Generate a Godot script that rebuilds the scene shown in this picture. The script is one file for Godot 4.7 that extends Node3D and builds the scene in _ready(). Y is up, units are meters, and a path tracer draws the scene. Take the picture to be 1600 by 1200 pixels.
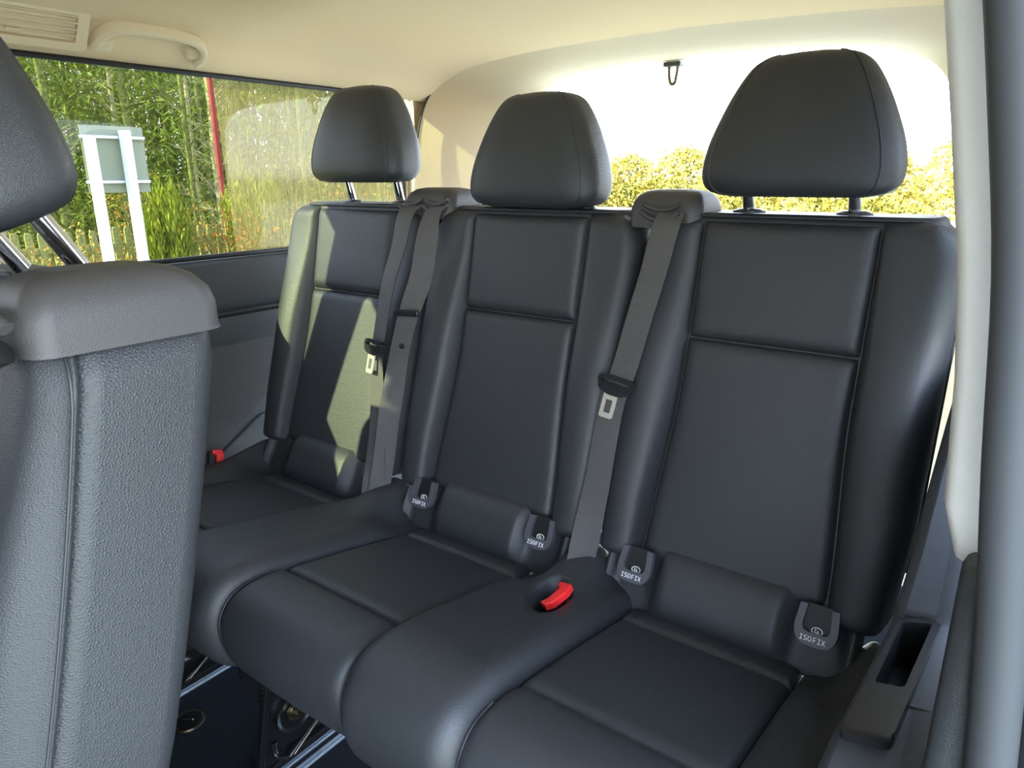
extends Node3D
# Interior of a passenger van: a row of three leather seats seen from the open side door.
# x runs across the van (positive to the open door), y up from the van floor, z towards the front of the van.

var M := {}
var used := {}

func _ready() -> void:
	setup_view()
	make_materials()
	build_shell()
	build_trim()
	build_seats()
	build_belts()
	build_fittings()
	build_outside()

# ------------------------------------------------------------------ camera, sky, sun
const CAM := Vector3(0.771, 1.07, 0.963)
const SUN_GOES := Vector3(0.455, -0.475, -0.83)

func setup_view() -> void:
	var cam := Camera3D.new()
	cam.name = "camera"
	var yaw := deg_to_rad(36.1)
	var pitch := deg_to_rad(16.4)
	var roll := deg_to_rad(-0.3)
	var fw := Vector3(-sin(yaw) * cos(pitch), -sin(pitch), -cos(yaw) * cos(pitch))
	var r0 := Vector3(cos(yaw), 0, -sin(yaw))
	var u0 := r0.cross(fw)
	var r := r0 * cos(roll) + u0 * sin(roll)
	var u := u0 * cos(roll) - r0 * sin(roll)
	cam.transform = Transform3D(Basis(r, u, -fw), CAM)
	cam.fov = rad_to_deg(2.0 * atan(600.0 / 1109.0))
	cam.near = 0.02
	cam.far = 400.0
	add_child(cam)
	cam.current = true

	var env := Environment.new()
	var sky := Sky.new()
	var sm := ProceduralSkyMaterial.new()
	sm.sky_top_color = Color(0.75, 0.845, 0.965)
	sm.sky_horizon_color = Color(0.96, 0.97, 0.98)
	sm.sky_curve = 0.15
	sm.ground_bottom_color = Color(0.45, 0.42, 0.36)
	sm.ground_horizon_color = Color(0.62, 0.60, 0.54)
	sm.sky_energy_multiplier = 3.1
	sm.ground_energy_multiplier = 2.2
	sky.sky_material = sm
	env.background_mode = Environment.BG_SKY
	env.sky = sky
	env.tonemap_mode = Environment.TONE_MAPPER_LINEAR
	env.tonemap_exposure = 1.0
	env.sdfgi_enabled = true
	env.ssao_enabled = true
	env.ssil_enabled = true
	var we := WorldEnvironment.new()
	we.name = "environment"
	we.environment = env
	add_child(we)

	var sun := DirectionalLight3D.new()
	sun.name = "sun"
	sun.light_color = Color(0.95, 1.0, 0.75)
	sun.light_energy = 13.5
	sun.light_angular_distance = 0.6
	sun.shadow_enabled = true
	sun.sky_mode = DirectionalLight3D.SKY_MODE_LIGHT_ONLY
	add_child(sun)
	sun.look_at_from_position(Vector3.ZERO, SUN_GOES, Vector3.UP)

# ------------------------------------------------------------------ materials
func noise_tex(kind: int, freq: float, size: int, seed_: int, normal := false, strength := 4.0, ramp = null) -> NoiseTexture2D:
	var n := FastNoiseLite.new()
	n.seed = seed_
	n.noise_type = kind
	n.frequency = freq
	if kind == FastNoiseLite.TYPE_CELLULAR:
		n.cellular_return_type = FastNoiseLite.RETURN_DISTANCE2_SUB
		n.fractal_type = FastNoiseLite.FRACTAL_NONE
	var t := NoiseTexture2D.new()
	t.width = size
	t.height = size
	t.seamless = true
	t.noise = n
	if normal:
		t.as_normal_map = true
		t.bump_strength = strength
	if ramp:
		var g := Gradient.new()
		g.set_color(0, ramp[0])
		g.set_color(1, ramp[1])
		t.color_ramp = g
	return t

func mat(called: String, c: Color, rough: float, metal := 0.0, spec := 0.5) -> StandardMaterial3D:
	var m := StandardMaterial3D.new()
	m.resource_name = called
	m.albedo_color = c
	m.roughness = rough
	m.metallic = metal
	m.metallic_specular = spec
	M[called] = m
	return m

func tri(m: StandardMaterial3D, s: float, world := false) -> void:
	m.uv1_triplanar = true
	m.uv1_world_triplanar = world
	m.uv1_scale = Vector3.ONE * s

func make_materials() -> void:
	var grain := noise_tex(FastNoiseLite.TYPE_CELLULAR, 0.055, 512, 3, true, 5.0)
	var fine := noise_tex(FastNoiseLite.TYPE_SIMPLEX, 0.09, 512, 5, true, 5.0)
	var m := mat("leather", Color(0.187, 0.192, 0.203), 0.47)
	m.normal_enabled = true
	m.normal_texture = grain
	m.normal_scale = 0.8
	tri(m, 20.0)
	m = mat("leather_side", Color(0.187, 0.192, 0.203), 0.47)
	m.normal_enabled = true
	m.normal_texture = grain
	m.normal_scale = 0.7
	tri(m, 13.0)
	mat("piping", Color(0.187, 0.192, 0.203), 0.4)
	m = mat("plastic", Color(0.25, 0.24, 0.24), 0.5)
	m.normal_enabled = true
	m.normal_texture = fine
	m.normal_scale = 0.25
	tri(m, 10.0)
	mat("smooth_plastic", Color(0.12, 0.12, 0.125), 0.32)
	mat("bracket_plastic", Color(0.30, 0.30, 0.32), 0.45)
	mat("print_white", Color(0.95, 0.96, 0.97), 0.6)
	mat("chrome", Color(0.82, 0.82, 0.84), 0.12, 1.0)
	mat("steel", Color(0.88, 0.86, 0.80), 0.38, 0.7)
	mat("black_steel", Color(0.09, 0.09, 0.095), 0.28, 0.3)
	mat("bolt_steel", Color(0.50, 0.46, 0.38), 0.3, 1.0)
	mat("aluminium", Color(0.82, 0.86, 0.90), 0.33, 0.9)
	mat("red_plastic", Color(0.93, 0.16, 0.17), 0.4)
	m = mat("carpet", Color(0.075, 0.09, 0.11), 0.95, 0.0, 0.2)
	m.normal_enabled = true
	m.normal_texture = fine
	m.normal_scale = 1.4
	tri(m, 14.0)
	m = mat("headliner", Color(0.82, 0.725, 0.585), 0.95, 0.0, 0.15)
	m.normal_enabled = true
	m.normal_texture = fine
	m.normal_scale = 0.3
	tri(m, 12.0)
	m = mat("cream_plastic", Color(0.82, 0.74, 0.61), 0.6)
	m = mat("pillar_trim", Color(0.80, 0.79, 0.77), 0.6)
	m.normal_enabled = true
	m.normal_texture = fine
	m.normal_scale = 0.25
	tri(m, 10.0)
	m = mat("side_trim", Color(0.20, 0.21, 0.22), 0.55)
	m.normal_enabled = true
	m.normal_texture = fine
	m.normal_scale = 0.4
	tri(m, 9.0)
	m = mat("weave_panel", Color(0.235, 0.23, 0.225), 0.7)
	m.normal_enabled = true
	m.normal_texture = weave_normal(0)
	m.normal_scale = 0.9
	tri(m, 40.0)
	m = mat("dotted_panel", Color(0.24, 0.25, 0.27), 0.65)
	m.normal_enabled = true
	m.normal_texture = weave_normal(1)
	m.normal_scale = 0.6
	tri(m, 90.0)
	m = mat("webbing", Color(0.31, 0.30, 0.30), 0.6)
	m.normal_enabled = true
	m.normal_texture = weave_normal(2)
	m.normal_scale = 1.0
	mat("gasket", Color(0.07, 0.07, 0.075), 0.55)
	mat("seal_rubber", Color(0.22, 0.225, 0.235), 0.75)
	mat("body_paint", Color(0.27, 0.28, 0.31), 0.4)
	m = mat("glass", Color(0.05, 0.075, 0.06, 0.47), 0.03, 0.0, 0.42)
	m.transparency = BaseMaterial3D.TRANSPARENCY_ALPHA
	m = mat("dust_haze_film", Color(1, 1, 1), 1.0, 0.0, 0.1)  # dust with the sunlit haze put into its beige and opacity
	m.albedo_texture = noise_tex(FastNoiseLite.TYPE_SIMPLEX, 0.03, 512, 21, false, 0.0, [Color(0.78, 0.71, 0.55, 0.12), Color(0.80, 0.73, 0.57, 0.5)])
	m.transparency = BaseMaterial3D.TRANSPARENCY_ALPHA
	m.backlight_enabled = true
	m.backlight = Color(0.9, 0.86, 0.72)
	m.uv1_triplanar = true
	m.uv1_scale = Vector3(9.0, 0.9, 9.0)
	# outdoors
	m = mat("bark", Color(1, 1, 1), 0.95, 0.0, 0.2)
	m.albedo_texture = noise_tex(FastNoiseLite.TYPE_SIMPLEX, 0.03, 256, 8, false, 0.0, [Color(0.22, 0.25, 0.11), Color(0.55, 0.56, 0.30)])
	tri(m, 1.6)
	m = mat("pale_bark", Color(1, 1, 1), 0.95, 0.0, 0.2)
	m.albedo_texture = noise_tex(FastNoiseLite.TYPE_SIMPLEX, 0.03, 256, 9, false, 0.0, [Color(0.50, 0.47, 0.33), Color(0.80, 0.76, 0.58)])
	tri(m, 1.6)
	m = mat("leaf", Color(1, 1, 1), 0.7, 0.0, 0.3)
	m.vertex_color_use_as_albedo = true
	m.backlight_enabled = true
	m.backlight = Color(0.5, 0.5, 0.4)
	m = mat("fence_wood", Color(1, 1, 1), 0.9, 0.0, 0.2)
	m.albedo_texture = noise_tex(FastNoiseLite.TYPE_SIMPLEX, 0.02, 256, 12, false, 0.0, [Color(0.46, 0.47, 0.26), Color(0.66, 0.64, 0.40)])
	tri(m, 3.0)
	mat("sign_back", Color(0.54, 0.56, 0.48), 0.8)
	mat("post_white", Color(0.90, 0.91, 0.90), 0.5)
	mat("red_paint", Color(0.50, 0.12, 0.10), 0.8)
	m = mat("verge", Color(1, 1, 1), 1.0, 0.0, 0.1)
	m.albedo_texture = noise_tex(FastNoiseLite.TYPE_SIMPLEX, 0.02, 512, 15, false, 0.0, [Color(0.33, 0.36, 0.16), Color(0.66, 0.60, 0.34)])
	tri(m, 0.4, true)
	m = mat("tarmac", Color(1, 1, 1), 0.9, 0.0, 0.3)
	m.albedo_texture = noise_tex(FastNoiseLite.TYPE_SIMPLEX, 0.08, 512, 16, false, 0.0, [Color(0.58, 0.58, 0.57), Color(0.72, 0.72, 0.71)])
	tri(m, 0.8, true)

func weave_normal(kind: int) -> ImageTexture:
	var n := 64
	var im := Image.create(n, n, false, Image.FORMAT_RGBA8)
	for y in n:
		for x in n:
			var h := 0.0
			if kind == 0:
				h = 0.5 + 0.25 * sin(TAU * y / 16.0) + 0.12 * sin(TAU * x / 8.0 + PI * floor(y / 16.0))
			elif kind == 1:
				h = 0.5 + 0.4 * sin(TAU * x / 16.0) * sin(TAU * y / 16.0)
			else:
				h = 0.5 + 0.35 * sin(TAU * y / 16.0 + 1.2 * sin(TAU * x / 32.0)) + 0.1 * sin(TAU * x / 4.0)
			im.set_pixel(x, y, Color(h, h, h))
	im.bump_map_to_normal_map(3.0)
	return ImageTexture.create_from_image(im)

# ------------------------------------------------------------------ mesh tools
func finish(v: PackedVector3Array, ix: PackedInt32Array, hint = null, uv = null) -> ArrayMesh:
	var n := PackedVector3Array()
	n.resize(v.size())
	var mid := Vector3.ZERO
	for p in v:
		mid += p
	mid /= maxf(1.0, v.size())
	var vol := 0.0
	var avg := Vector3.ZERO
	for i in range(0, ix.size(), 3):
		var a := v[ix[i]]
		var b := v[ix[i + 1]]
		var c := v[ix[i + 2]]
		var f := (c - a).cross(b - a)
		for k in 3:
			n[ix[i + k]] += f
		vol += (a - mid).dot(f)
		avg += f
	var flip: bool = vol < 0.0 if hint == null else avg.dot(hint) < 0.0
	for i in n.size():
		n[i] = (-n[i] if flip else n[i]).normalized()
		if n[i].length_squared() < 0.5:
			n[i] = Vector3.UP
	if flip:
		for i in range(0, ix.size(), 3):
			var t := ix[i]
			ix[i] = ix[i + 1]
			ix[i + 1] = t
	var arr := []
	arr.resize(Mesh.ARRAY_MAX)
	arr[Mesh.ARRAY_VERTEX] = v
	arr[Mesh.ARRAY_NORMAL] = n
	arr[Mesh.ARRAY_INDEX] = ix
	if uv != null:
		arr[Mesh.ARRAY_TEX_UV] = uv
	var me := ArrayMesh.new()
	me.add_surface_from_arrays(Mesh.PRIMITIVE_TRIANGLES, arr)
	return me

func grid_ix(nr: int, nc: int, closed: bool, ix: PackedInt32Array, base := 0) -> void:
	for r in nr - 1:
		for c in (nc if closed else nc - 1):
			var a := base + r * nc + c
			var b := base + r * nc + (c + 1) % nc
			ix.append_array([a, b, a + nc, b, b + nc, a + nc])

func sheet(rows: Array, hint = null, with_uv := false) -> ArrayMesh:
	var v := PackedVector3Array()
	var uv := PackedVector2Array()
	for r in rows.size():
		var row: PackedVector3Array = rows[r]
		v.append_array(row)
		if with_uv:
			for c in row.size():
				uv.append(Vector2(c / (row.size() - 1.0), r / (rows.size() - 1.0)))
	var ix := PackedInt32Array()
	grid_ix(rows.size(), rows[0].size(), false, ix)
	return finish(v, ix, hint, uv if with_uv else null)

# closed rings joined along a path; flat caps at the ends
func loft(rings: Array, caps := true) -> ArrayMesh:
	var v := PackedVector3Array()
	for r in rings:
		v.append_array(r)
	var nc: int = rings[0].size()
	var ix := PackedInt32Array()
	grid_ix(rings.size(), nc, true, ix)
	if caps:
		for e in [0, rings.size() - 1]:
			var ring: PackedVector3Array = rings[e]
			var b := v.size()
			v.append_array(ring)
			var c := Vector3.ZERO
			for p in ring:
				c += p
			v.append(c / nc)
			for k in nc:
				if e == 0:
					ix.append_array([b + (k + 1) % nc, b + k, b + nc])
				else:
					ix.append_array([b + k, b + (k + 1) % nc, b + nc])
	return finish(v, ix)

func tube(path: Array, rad, seg := 8, closed := false) -> ArrayMesh:
	var rings := []
	var n := path.size()
	var side := Vector3.ZERO
	for i in n:
		var p: Vector3 = path[i]
		var d: Vector3
		if closed:
			d = path[(i + 1) % n] - path[(i + n - 1) % n]
		else:
			d = path[mini(i + 1, n - 1)] - path[maxi(i - 1, 0)]
		d = d.normalized()
		if side == Vector3.ZERO:
			side = d.cross(Vector3.UP if absf(d.y) < 0.9 else Vector3.RIGHT).normalized()
		side = (side - d * side.dot(d)).normalized()
		var up := d.cross(side)
		var rr: float = rad[i] if rad is Array else rad
		var ring := PackedVector3Array()
		for k in seg:
			var a := TAU * k / seg
			ring.append(p + (side * cos(a) + up * sin(a)) * rr)
		rings.append(ring)
	if closed:
		rings.append(rings[0])
	return loft(rings, not closed)

# profile: Vector2(radius, height) turned about +y
func lathe(profile: Array, seg := 24) -> ArrayMesh:
	var rings := []
	for q in profile:
		var ring := PackedVector3Array()
		for k in seg:
			var a := TAU * k / seg
			ring.append(Vector3(cos(a) * q.x, q.y, sin(a) * q.x))
		rings.append(ring)
	return hard(loft(rings))

# splits normals at sharp edges
func hard(me: Mesh, limit := 0.7) -> ArrayMesh:
	var arr := me.surface_get_arrays(0)
	var v: PackedVector3Array = arr[Mesh.ARRAY_VERTEX]
	var ix: PackedInt32Array = arr[Mesh.ARRAY_INDEX]
	var fn := []
	var at := {}
	for i in range(0, ix.size(), 3):
		var f := (v[ix[i + 2]] - v[ix[i]]).cross(v[ix[i + 1]] - v[ix[i]])
		fn.append(f)
		for k in 3:
			var key := v[ix[i + k]].snapped(Vector3.ONE * 0.00005)
			if not at.has(key):
				at[key] = []
			at[key].append(i / 3)
	var nv := PackedVector3Array()
	var nn := PackedVector3Array()
	var nx := PackedInt32Array()
	for i in range(0, ix.size(), 3):
		var f0: Vector3 = fn[i / 3].normalized()
		for k in 3:
			var p := v[ix[i + k]]
			var s := Vector3.ZERO
			for j in at[p.snapped(Vector3.ONE * 0.00005)]:
				if fn[j].normalized().dot(f0) > limit:
					s += fn[j]
			nv.append(p)
			nn.append(s.normalized() if s.length() > 1e-12 else f0)
			nx.append(nx.size())
	var o := []
	o.resize(Mesh.ARRAY_MAX)
	o[Mesh.ARRAY_VERTEX] = nv
	o[Mesh.ARRAY_NORMAL] = nn
	o[Mesh.ARRAY_INDEX] = nx
	var out := ArrayMesh.new()
	out.add_surface_from_arrays(Mesh.PRIMITIVE_TRIANGLES, o)
	return out

func rbox(size: Vector3, r: float, seg := 3) -> ArrayMesh:
	var h := size * 0.5
	r = minf(r, minf(h.x, minf(h.y, h.z)) * 0.999)
	var v := PackedVector3Array()
	var n := PackedVector3Array()
	var ix := PackedInt32Array()
	var lists := []
	for a in 3:
		var l := []
		for i in seg + 1:
			l.append(-h[a] + r * (1.0 - cos(PI * 0.5 * i / seg)) if i < seg else -h[a] + r)
		for i in seg + 1:
			l.append(-l[seg - i])
		lists.append(l)
	for axis in 3:
		var a1 := (axis + 1) % 3
		var a2 := (axis + 2) % 3
		for sgn in [-1.0, 1.0]:
			var b := v.size()
			var cnt: int = lists[0].size()
			for i in cnt:
				for j in cnt:
					var q := Vector3.ZERO
					q[axis] = h[axis] * sgn
					q[a1] = lists[a1][i]
					q[a2] = lists[a2][j]
					var inner := q.clamp(-(h - Vector3.ONE * r), h - Vector3.ONE * r)
					var d := (q - inner).normalized()
					v.append(inner + d * r)
					n.append(d)
			for i in cnt - 1:
				for j in cnt - 1:
					var p := b + i * cnt + j
					if sgn > 0:
						ix.append_array([p, p + 1, p + cnt, p + 1, p + cnt + 1, p + cnt])
					else:
						ix.append_array([p, p + cnt, p + 1, p + 1, p + cnt, p + cnt + 1])
	var arr := []
	arr.resize(Mesh.ARRAY_MAX)
	arr[Mesh.ARRAY_VERTEX] = v
	arr[Mesh.ARRAY_NORMAL] = n
	arr[Mesh.ARRAY_INDEX] = ix
	var me := ArrayMesh.new()
	me.add_surface_from_arrays(Mesh.PRIMITIVE_TRIANGLES, arr)
	return me

# flat outline in x-y, thick in z from 0 to depth, with a small chamfer at the front
func prism(poly: PackedVector2Array, depth: float, chamfer := 0.0) -> ArrayMesh:
	if Geometry2D.is_polygon_clockwise(poly):
		poly.reverse()
	var v := PackedVector3Array()
	var ix := PackedInt32Array()
	var n := poly.size()
	var front := poly
	if chamfer > 0.0:
		var o := Geometry2D.offset_polygon(poly, -chamfer)
		front = PackedVector2Array()
		for p in poly:
			var best := p
			var bd := 1e9
			for q in o[0]:
				if q.distance_to(p) < bd:
					bd = q.distance_to(p)
					best = q
			front.append(best)
	for p in poly:
		v.append(Vector3(p.x, p.y, 0))
	for p in poly:
		v.append(Vector3(p.x, p.y, depth - chamfer))
	for p in front:
		v.append(Vector3(p.x, p.y, depth))
	grid_ix(3, n, true, ix)
	var t := Geometry2D.triangulate_polygon(poly)
	for i in range(0, t.size(), 3):
		ix.append_array([t[i], t[i + 2], t[i + 1]])
	t = Geometry2D.triangulate_polygon(front)
	for i in range(0, t.size(), 3):
		ix.append_array([2 * n + t[i], 2 * n + t[i + 1], 2 * n + t[i + 2]])
	return hard(finish(v, ix))

func join(list: Array) -> ArrayMesh:
	var st := SurfaceTool.new()
	st.begin(Mesh.PRIMITIVE_TRIANGLES)
	for e in list:
		st.append_from(e[0], 0, e[1])
	return st.commit()

func at(p: Vector3) -> Transform3D:
	return Transform3D(Basis(), p)

# a frame whose z axis looks along n and whose y axis is as near to up as it can be
func facing(p: Vector3, n: Vector3, up := Vector3.UP) -> Transform3D:
	var z := n.normalized()
	var x := up.cross(z).normalized()
	return Transform3D(Basis(x, z.cross(x), z), p)

func obj(called: String, me: Mesh, m, parent: Node = self, t := Transform3D()) -> MeshInstance3D:
	var o := MeshInstance3D.new()
	o.name = called if parent != self else numbered(called)
	o.mesh = me
	o.material_override = M[m] if m is String else m
	o.transform = t
	parent.add_child(o, true)
	return o

func part(called: String, parent: Node, t := Transform3D()) -> Node3D:
	var o := Node3D.new()
	o.name = called
	o.transform = t
	parent.add_child(o, true)
	return o

func numbered(called: String) -> String:
	if not used.has(called):
		used[called] = 0
		return called
	used[called] += 1
	return "%s_%03d" % [called, used[called]]

func tag(o: Node, label: String, category: String, group := "") -> Node:
	o.set_meta("label", label)
	o.set_meta("category", category)
	if group:
		o.set_meta("group", group)
	return o

func thing(called: String, label: String, category: String, p := Vector3.ZERO, group := "") -> Node3D:
	var o := Node3D.new()
	o.name = numbered(called)
	o.position = p
	add_child(o)
	tag(o, label, category, group)
	return o

func structure(o: Node, label: String, category: String) -> Node:
	tag(o, label, category)
	o.set_meta("kind", "structure")
	return o

func span(a: float, b: float, n: int) -> Array:
	var l := []
	for i in n + 1:
		var t := float(i) / n
		l.append(lerpf(a, b, 0.35 * t + 0.65 * (0.5 - 0.5 * cos(PI * t))))
	return l

func spline(pts: Array, n: int) -> Array:
	var out := []
	var c := pts.size()
	for i in c - 1:
		for k in n:
			var t := float(k) / n
			var p0 = pts[maxi(i - 1, 0)]
			var p1 = pts[i]
			var p2 = pts[i + 1]
			var p3 = pts[mini(i + 2, c - 1)]
			out.append(0.5 * ((2.0 * p1) + (p2 - p0) * t + (2.0 * p0 - 5.0 * p1 + 4.0 * p2 - p3) * t * t + (3.0 * p1 - p0 - 3.0 * p2 + p3) * t * t * t))
	out.append(pts[c - 1])
	return out

func edge(q: float) -> float:
	var k := 1.0 - clampf(q, 0.0, 1.0)
	return sqrt(maxf(0.0, 1.0 - k * k))

# a stuffed panel: base(x, s) gives [place, outward normal]; it rises from a sunken seam all round
func pad(base: Callable, xl: Callable, xr: Callable, s0: float, s1: float, rise: float, r: float, bulge := 0.0, nx := 26, ns := 30, extra = null) -> ArrayMesh:
	var rows := []
	for s: float in span(s0, s1, ns):
		var row := PackedVector3Array()
		var a: float = xl.call(s)
		var b: float = xr.call(s)
		for x: float in span(a, b, nx):
			var q: Array = base.call(x, s)
			var ex := minf(x - a, b - x)
			var es := minf(s - s0, s1 - s)
			var h := rise * edge(ex / r) * edge(es / r)
			var t := (x - a) / (b - a) * 2.0 - 1.0
			var w := (s - s0) / (s1 - s0) * 2.0 - 1.0
			h += bulge * (1.0 - t * t) * (1.0 - w * w)
			if extra != null:
				h += extra.call(x, s)
			row.append(q[0] + q[1] * h)
		rows.append(row)
	var mid: Array = base.call((xl.call(s0) + xr.call(s0)) * 0.5, (s0 + s1) * 0.5)
	return sheet(rows, mid[1])

func rrect(w: float, z0: float, z1: float, y: float, r: float, n := 5) -> PackedVector3Array:
	var ring := PackedVector3Array()
	r = minf(r, minf(w, (z1 - z0) * 0.5) * 0.98)
	for c in 4:
		var cx := (w - r) * (1.0 if c == 0 or c == 3 else -1.0)
		var cz := z1 - r if c < 2 else z0 + r
		for k in n + 1:
			var a := PI * 0.5 * (c + float(k) / n)
			ring.append(Vector3(cx + cos(a) * r, y, cz + sin(a) * r))
	return ring

# ------------------------------------------------------------------ the van body
func slab(prof: PackedVector2Array, z0: float, z1: float) -> ArrayMesh:  # x-y outline drawn along z
	var me := prism(prof, z1 - z0)
	return join([[me, at(Vector3(0, 0, z0))]])

func box(a: Vector3, b: Vector3, r := 0.004) -> ArrayMesh:
	return join([[rbox((b - a).abs(), r, 2), at((a + b) * 0.5)]])

func roof_line(t: float) -> Vector2:  # t from 0 (far window) to 1 (near window)
	var pts := [Vector2(-0.815, 1.297), Vector2(-0.79, 1.315), Vector2(-0.745, 1.355), Vector2(-0.64, 1.388), Vector2(-0.4, 1.41), Vector2(0, 1.42)]
	var m := t if t <= 0.5 else 1.0 - t
	var l := spline(pts, 12)
	var f := m * 2.0 * (l.size() - 1)
	var i := mini(int(f), l.size() - 2)
	var p: Vector2 = l[i].lerp(l[i + 1], f - i)
	return p if t <= 0.5 else Vector2(-p.x, p.y)

func build_shell() -> void:
	# floor
	var f := thing("floor", "dark blue-black carpeted van floor under the seats", "floor")
	f.set_meta("kind", "structure")
	obj("carpet", box(Vector3(-0.86, -0.05, -1.02), Vector3(0.86, 0.0, 3.0)), "carpet", f)
	# headliner
	var rings := []
	for z: float in [-0.80, -0.4, 0.0, 0.6, 1.4, 2.4]:
		var ring := PackedVector3Array()
		for i in 61:
			var p := roof_line(i / 60.0)
			ring.append(Vector3(p.x, p.y - 0.012 * smoothstep(0.0, 1.0, (-z - 0.45) / 0.35), z))
		for i in 13:
			ring.append(Vector3(0.86 - 1.72 * i / 12.0, 1.47 if i > 0 and i < 12 else 1.30, z))
		rings.append(ring)
	var c := thing("ceiling", "beige fabric headliner curving down to the side windows", "ceiling")
	c.set_meta("kind", "structure")
	obj("headliner", hard(loft(rings, false), 0.5), "headliner", c)
	# frame trim from the last window round the open tailgate
	var out_pts := [Vector3(-0.818, 0.0, -0.70), Vector3(-0.818, 0.6, -0.70), Vector3(-0.818, 0.9, -0.70), Vector3(-0.814, 1.1, -0.71), Vector3(-0.806, 1.235, -0.735), Vector3(-0.79, 1.308, -0.765), Vector3(-0.745, 1.348, -0.785), Vector3(-0.64, 1.38, -0.79), Vector3(-0.4, 1.402, -0.79), Vector3(0, 1.412, -0.79)]
	var in_pts := [Vector3(-0.64, 0.0, -1.0), Vector3(-0.64, 0.6, -1.0), Vector3(-0.625, 0.9, -1.0), Vector3(-0.60, 1.1, -0.99), Vector3(-0.575, 1.215, -0.98), Vector3(-0.545, 1.28, -0.97), Vector3(-0.49, 1.322, -0.965), Vector3(-0.38, 1.346, -0.96), Vector3(-0.2, 1.358, -0.96), Vector3(0, 1.362, -0.96)]
	for l in [out_pts, in_pts]:
		for i in range(8, -1, -1):
			l.append(Vector3(-l[i].x, l[i].y, l[i].z))
	var so := spline(out_pts, 6)
	var si := spline(in_pts, 6)
	var rows := []
	for k in 15:
		var row := PackedVector3Array()
		for i in so.size():
			var o: Vector3 = so[i]
			var n: Vector3 = si[i]
			if k <= 10:
				var u := k / 10.0
				var p := o.lerp(n, u)
				var inward := Vector3(-signf(o.x) * absf(o.x) / 0.82, -smoothstep(1.0, 1.35, o.y), 0).normalized()
				row.append(p + inward * 0.022 * sin(PI * u) * (0.4 + 0.6 * u))
			elif k == 11:
				row.append(n + Vector3(0, 0, -0.015))
			elif k == 12:
				row.append(n.lerp(o, 0.06) + Vector3(0, 0, -0.035))
			elif k == 13:
				row.append(Vector3(o.x * 1.05, o.y + 0.05, -1.03))
			else:
				row.append(Vector3(o.x * 1.06, o.y + 0.05, o.z))
		rows.append(row)
	var wb := obj("wall_back", sheet(rows, Vector3(0, -0.2, 1)), "cream_plastic")
	structure(wb, "cream trim framing the open tailgate behind the seats", "tailgate trim")
	# walls: outline of the lower panel in x-y for the far side, mirrored for the near side
	var low := PackedVector2Array([Vector2(-0.86, -0.05), Vector2(-0.75, 0.0), Vector2(-0.765, 0.25), Vector2(-0.772, 0.45), Vector2(-0.775, 0.66), Vector2(-0.765, 0.685), Vector2(-0.757, 0.72), Vector2(-0.760, 0.748), Vector2(-0.775, 0.752), Vector2(-0.775, 0.758), Vector2(-0.760, 0.762), Vector2(-0.748, 0.775), Vector2(-0.744, 0.792), Vector2(-0.752, 0.812), Vector2(-0.775, 0.835), Vector2(-0.795, 0.868), Vector2(-0.805, 0.878), Vector2(-0.86, 0.885)])
	var wl := thing("wall_left", "dark side panel under the window with a black groove", "side panel")
	wl.set_meta("kind", "structure")
	obj("lower_panel", slab(low, -1.0, 3.0), "side_trim", wl)
	obj("pillar", pillar(0.43, 0.57), "cream_plastic", wl)
	obj("pillar", pillar(1.5, 1.66), "cream_plastic", wl)
	obj("pillar", pillar(2.5, 2.62), "cream_plastic", wl)
	obj("rear_pillar", box(Vector3(-0.87, 0.86, -1.03), Vector3(-0.83, 1.45, -0.73)), "cream_plastic", wl)
	# woven insert, moulded corner piece and joints of the far panel
	var ins := PackedVector2Array([Vector2(0.6, 0.68), Vector2(-0.25, 0.68)])
	for i in 13:
		var a := PI * 0.5 * i / 12.0
		ins.append(Vector2(-0.25 + 0.42 * sin(a) * 0.85, 0.62 - 0.0 + 0.0) if i == 0 else Vector2(lerpf(-0.25, 0.14, pow(i / 12.0, 0.8)), lerpf(0.62, 0.39, pow(i / 12.0, 1.25) * 0.55 + 0.45 * sin(a))))
	ins.append(Vector2(0.6, 0.36))
	obj("woven_insert", prism(ins, 0.012, 0.003), "weave_panel", wl, Transform3D(Basis(Vector3(0, 0, 1), Vector3(0, 1, 0), Vector3(-1, 0, 0)).transposed().inverse() if false else Basis(Vector3(0, 0, 1), Vector3(0, 1, 0), Vector3(1, 0, 0)), Vector3(-0.778, 0, 0)))
	var cor := PackedVector2Array([Vector2(-0.24, 0.50), Vector2(-0.05, 0.485), Vector2(0.05, 0.43), Vector2(0.13, 0.375), Vector2(0.30, 0.33), Vector2(0.30, 0.22), Vector2(-0.24, 0.22)])
	obj("corner_moulding", prism(cor, 0.02, 0.004), "side_trim", wl, Transform3D(Basis(Vector3(0, 0, 1), Vector3(0, 1, 0), Vector3(1, 0, 0)), Vector3(-0.785, 0, 0)))
	# near wall
	var wr := thing("wall_right", "dark panel and cream pillar beside the open door", "side panel")
	wr.set_meta("kind", "structure")
	var low_r := PackedVector2Array()
	for p in low:
		low_r.append(Vector2(-p.x, p.y))
	obj("lower_panel", slab(low_r, -1.0, -0.2), "side_trim", wr)
	obj("upper_pillar", box(Vector3(0.80, 0.86, -1.03), Vector3(0.87, 1.45, -0.73)), "cream_plastic", wr)
	obj("door_sill", box(Vector3(0.78, -0.05, -0.2), Vector3(0.86, 0.02, 1.75)), "plastic", wr)
	obj("front_door", box(Vector3(0.80, -0.05, 1.75), Vector3(0.86, 0.90, 3.0)), "side_trim", wr)
	obj("front_pillar", box(Vector3(0.79, 0.85, 1.72), Vector3(0.86, 1.40, 1.88)), "cream_plastic", wr)
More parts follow.
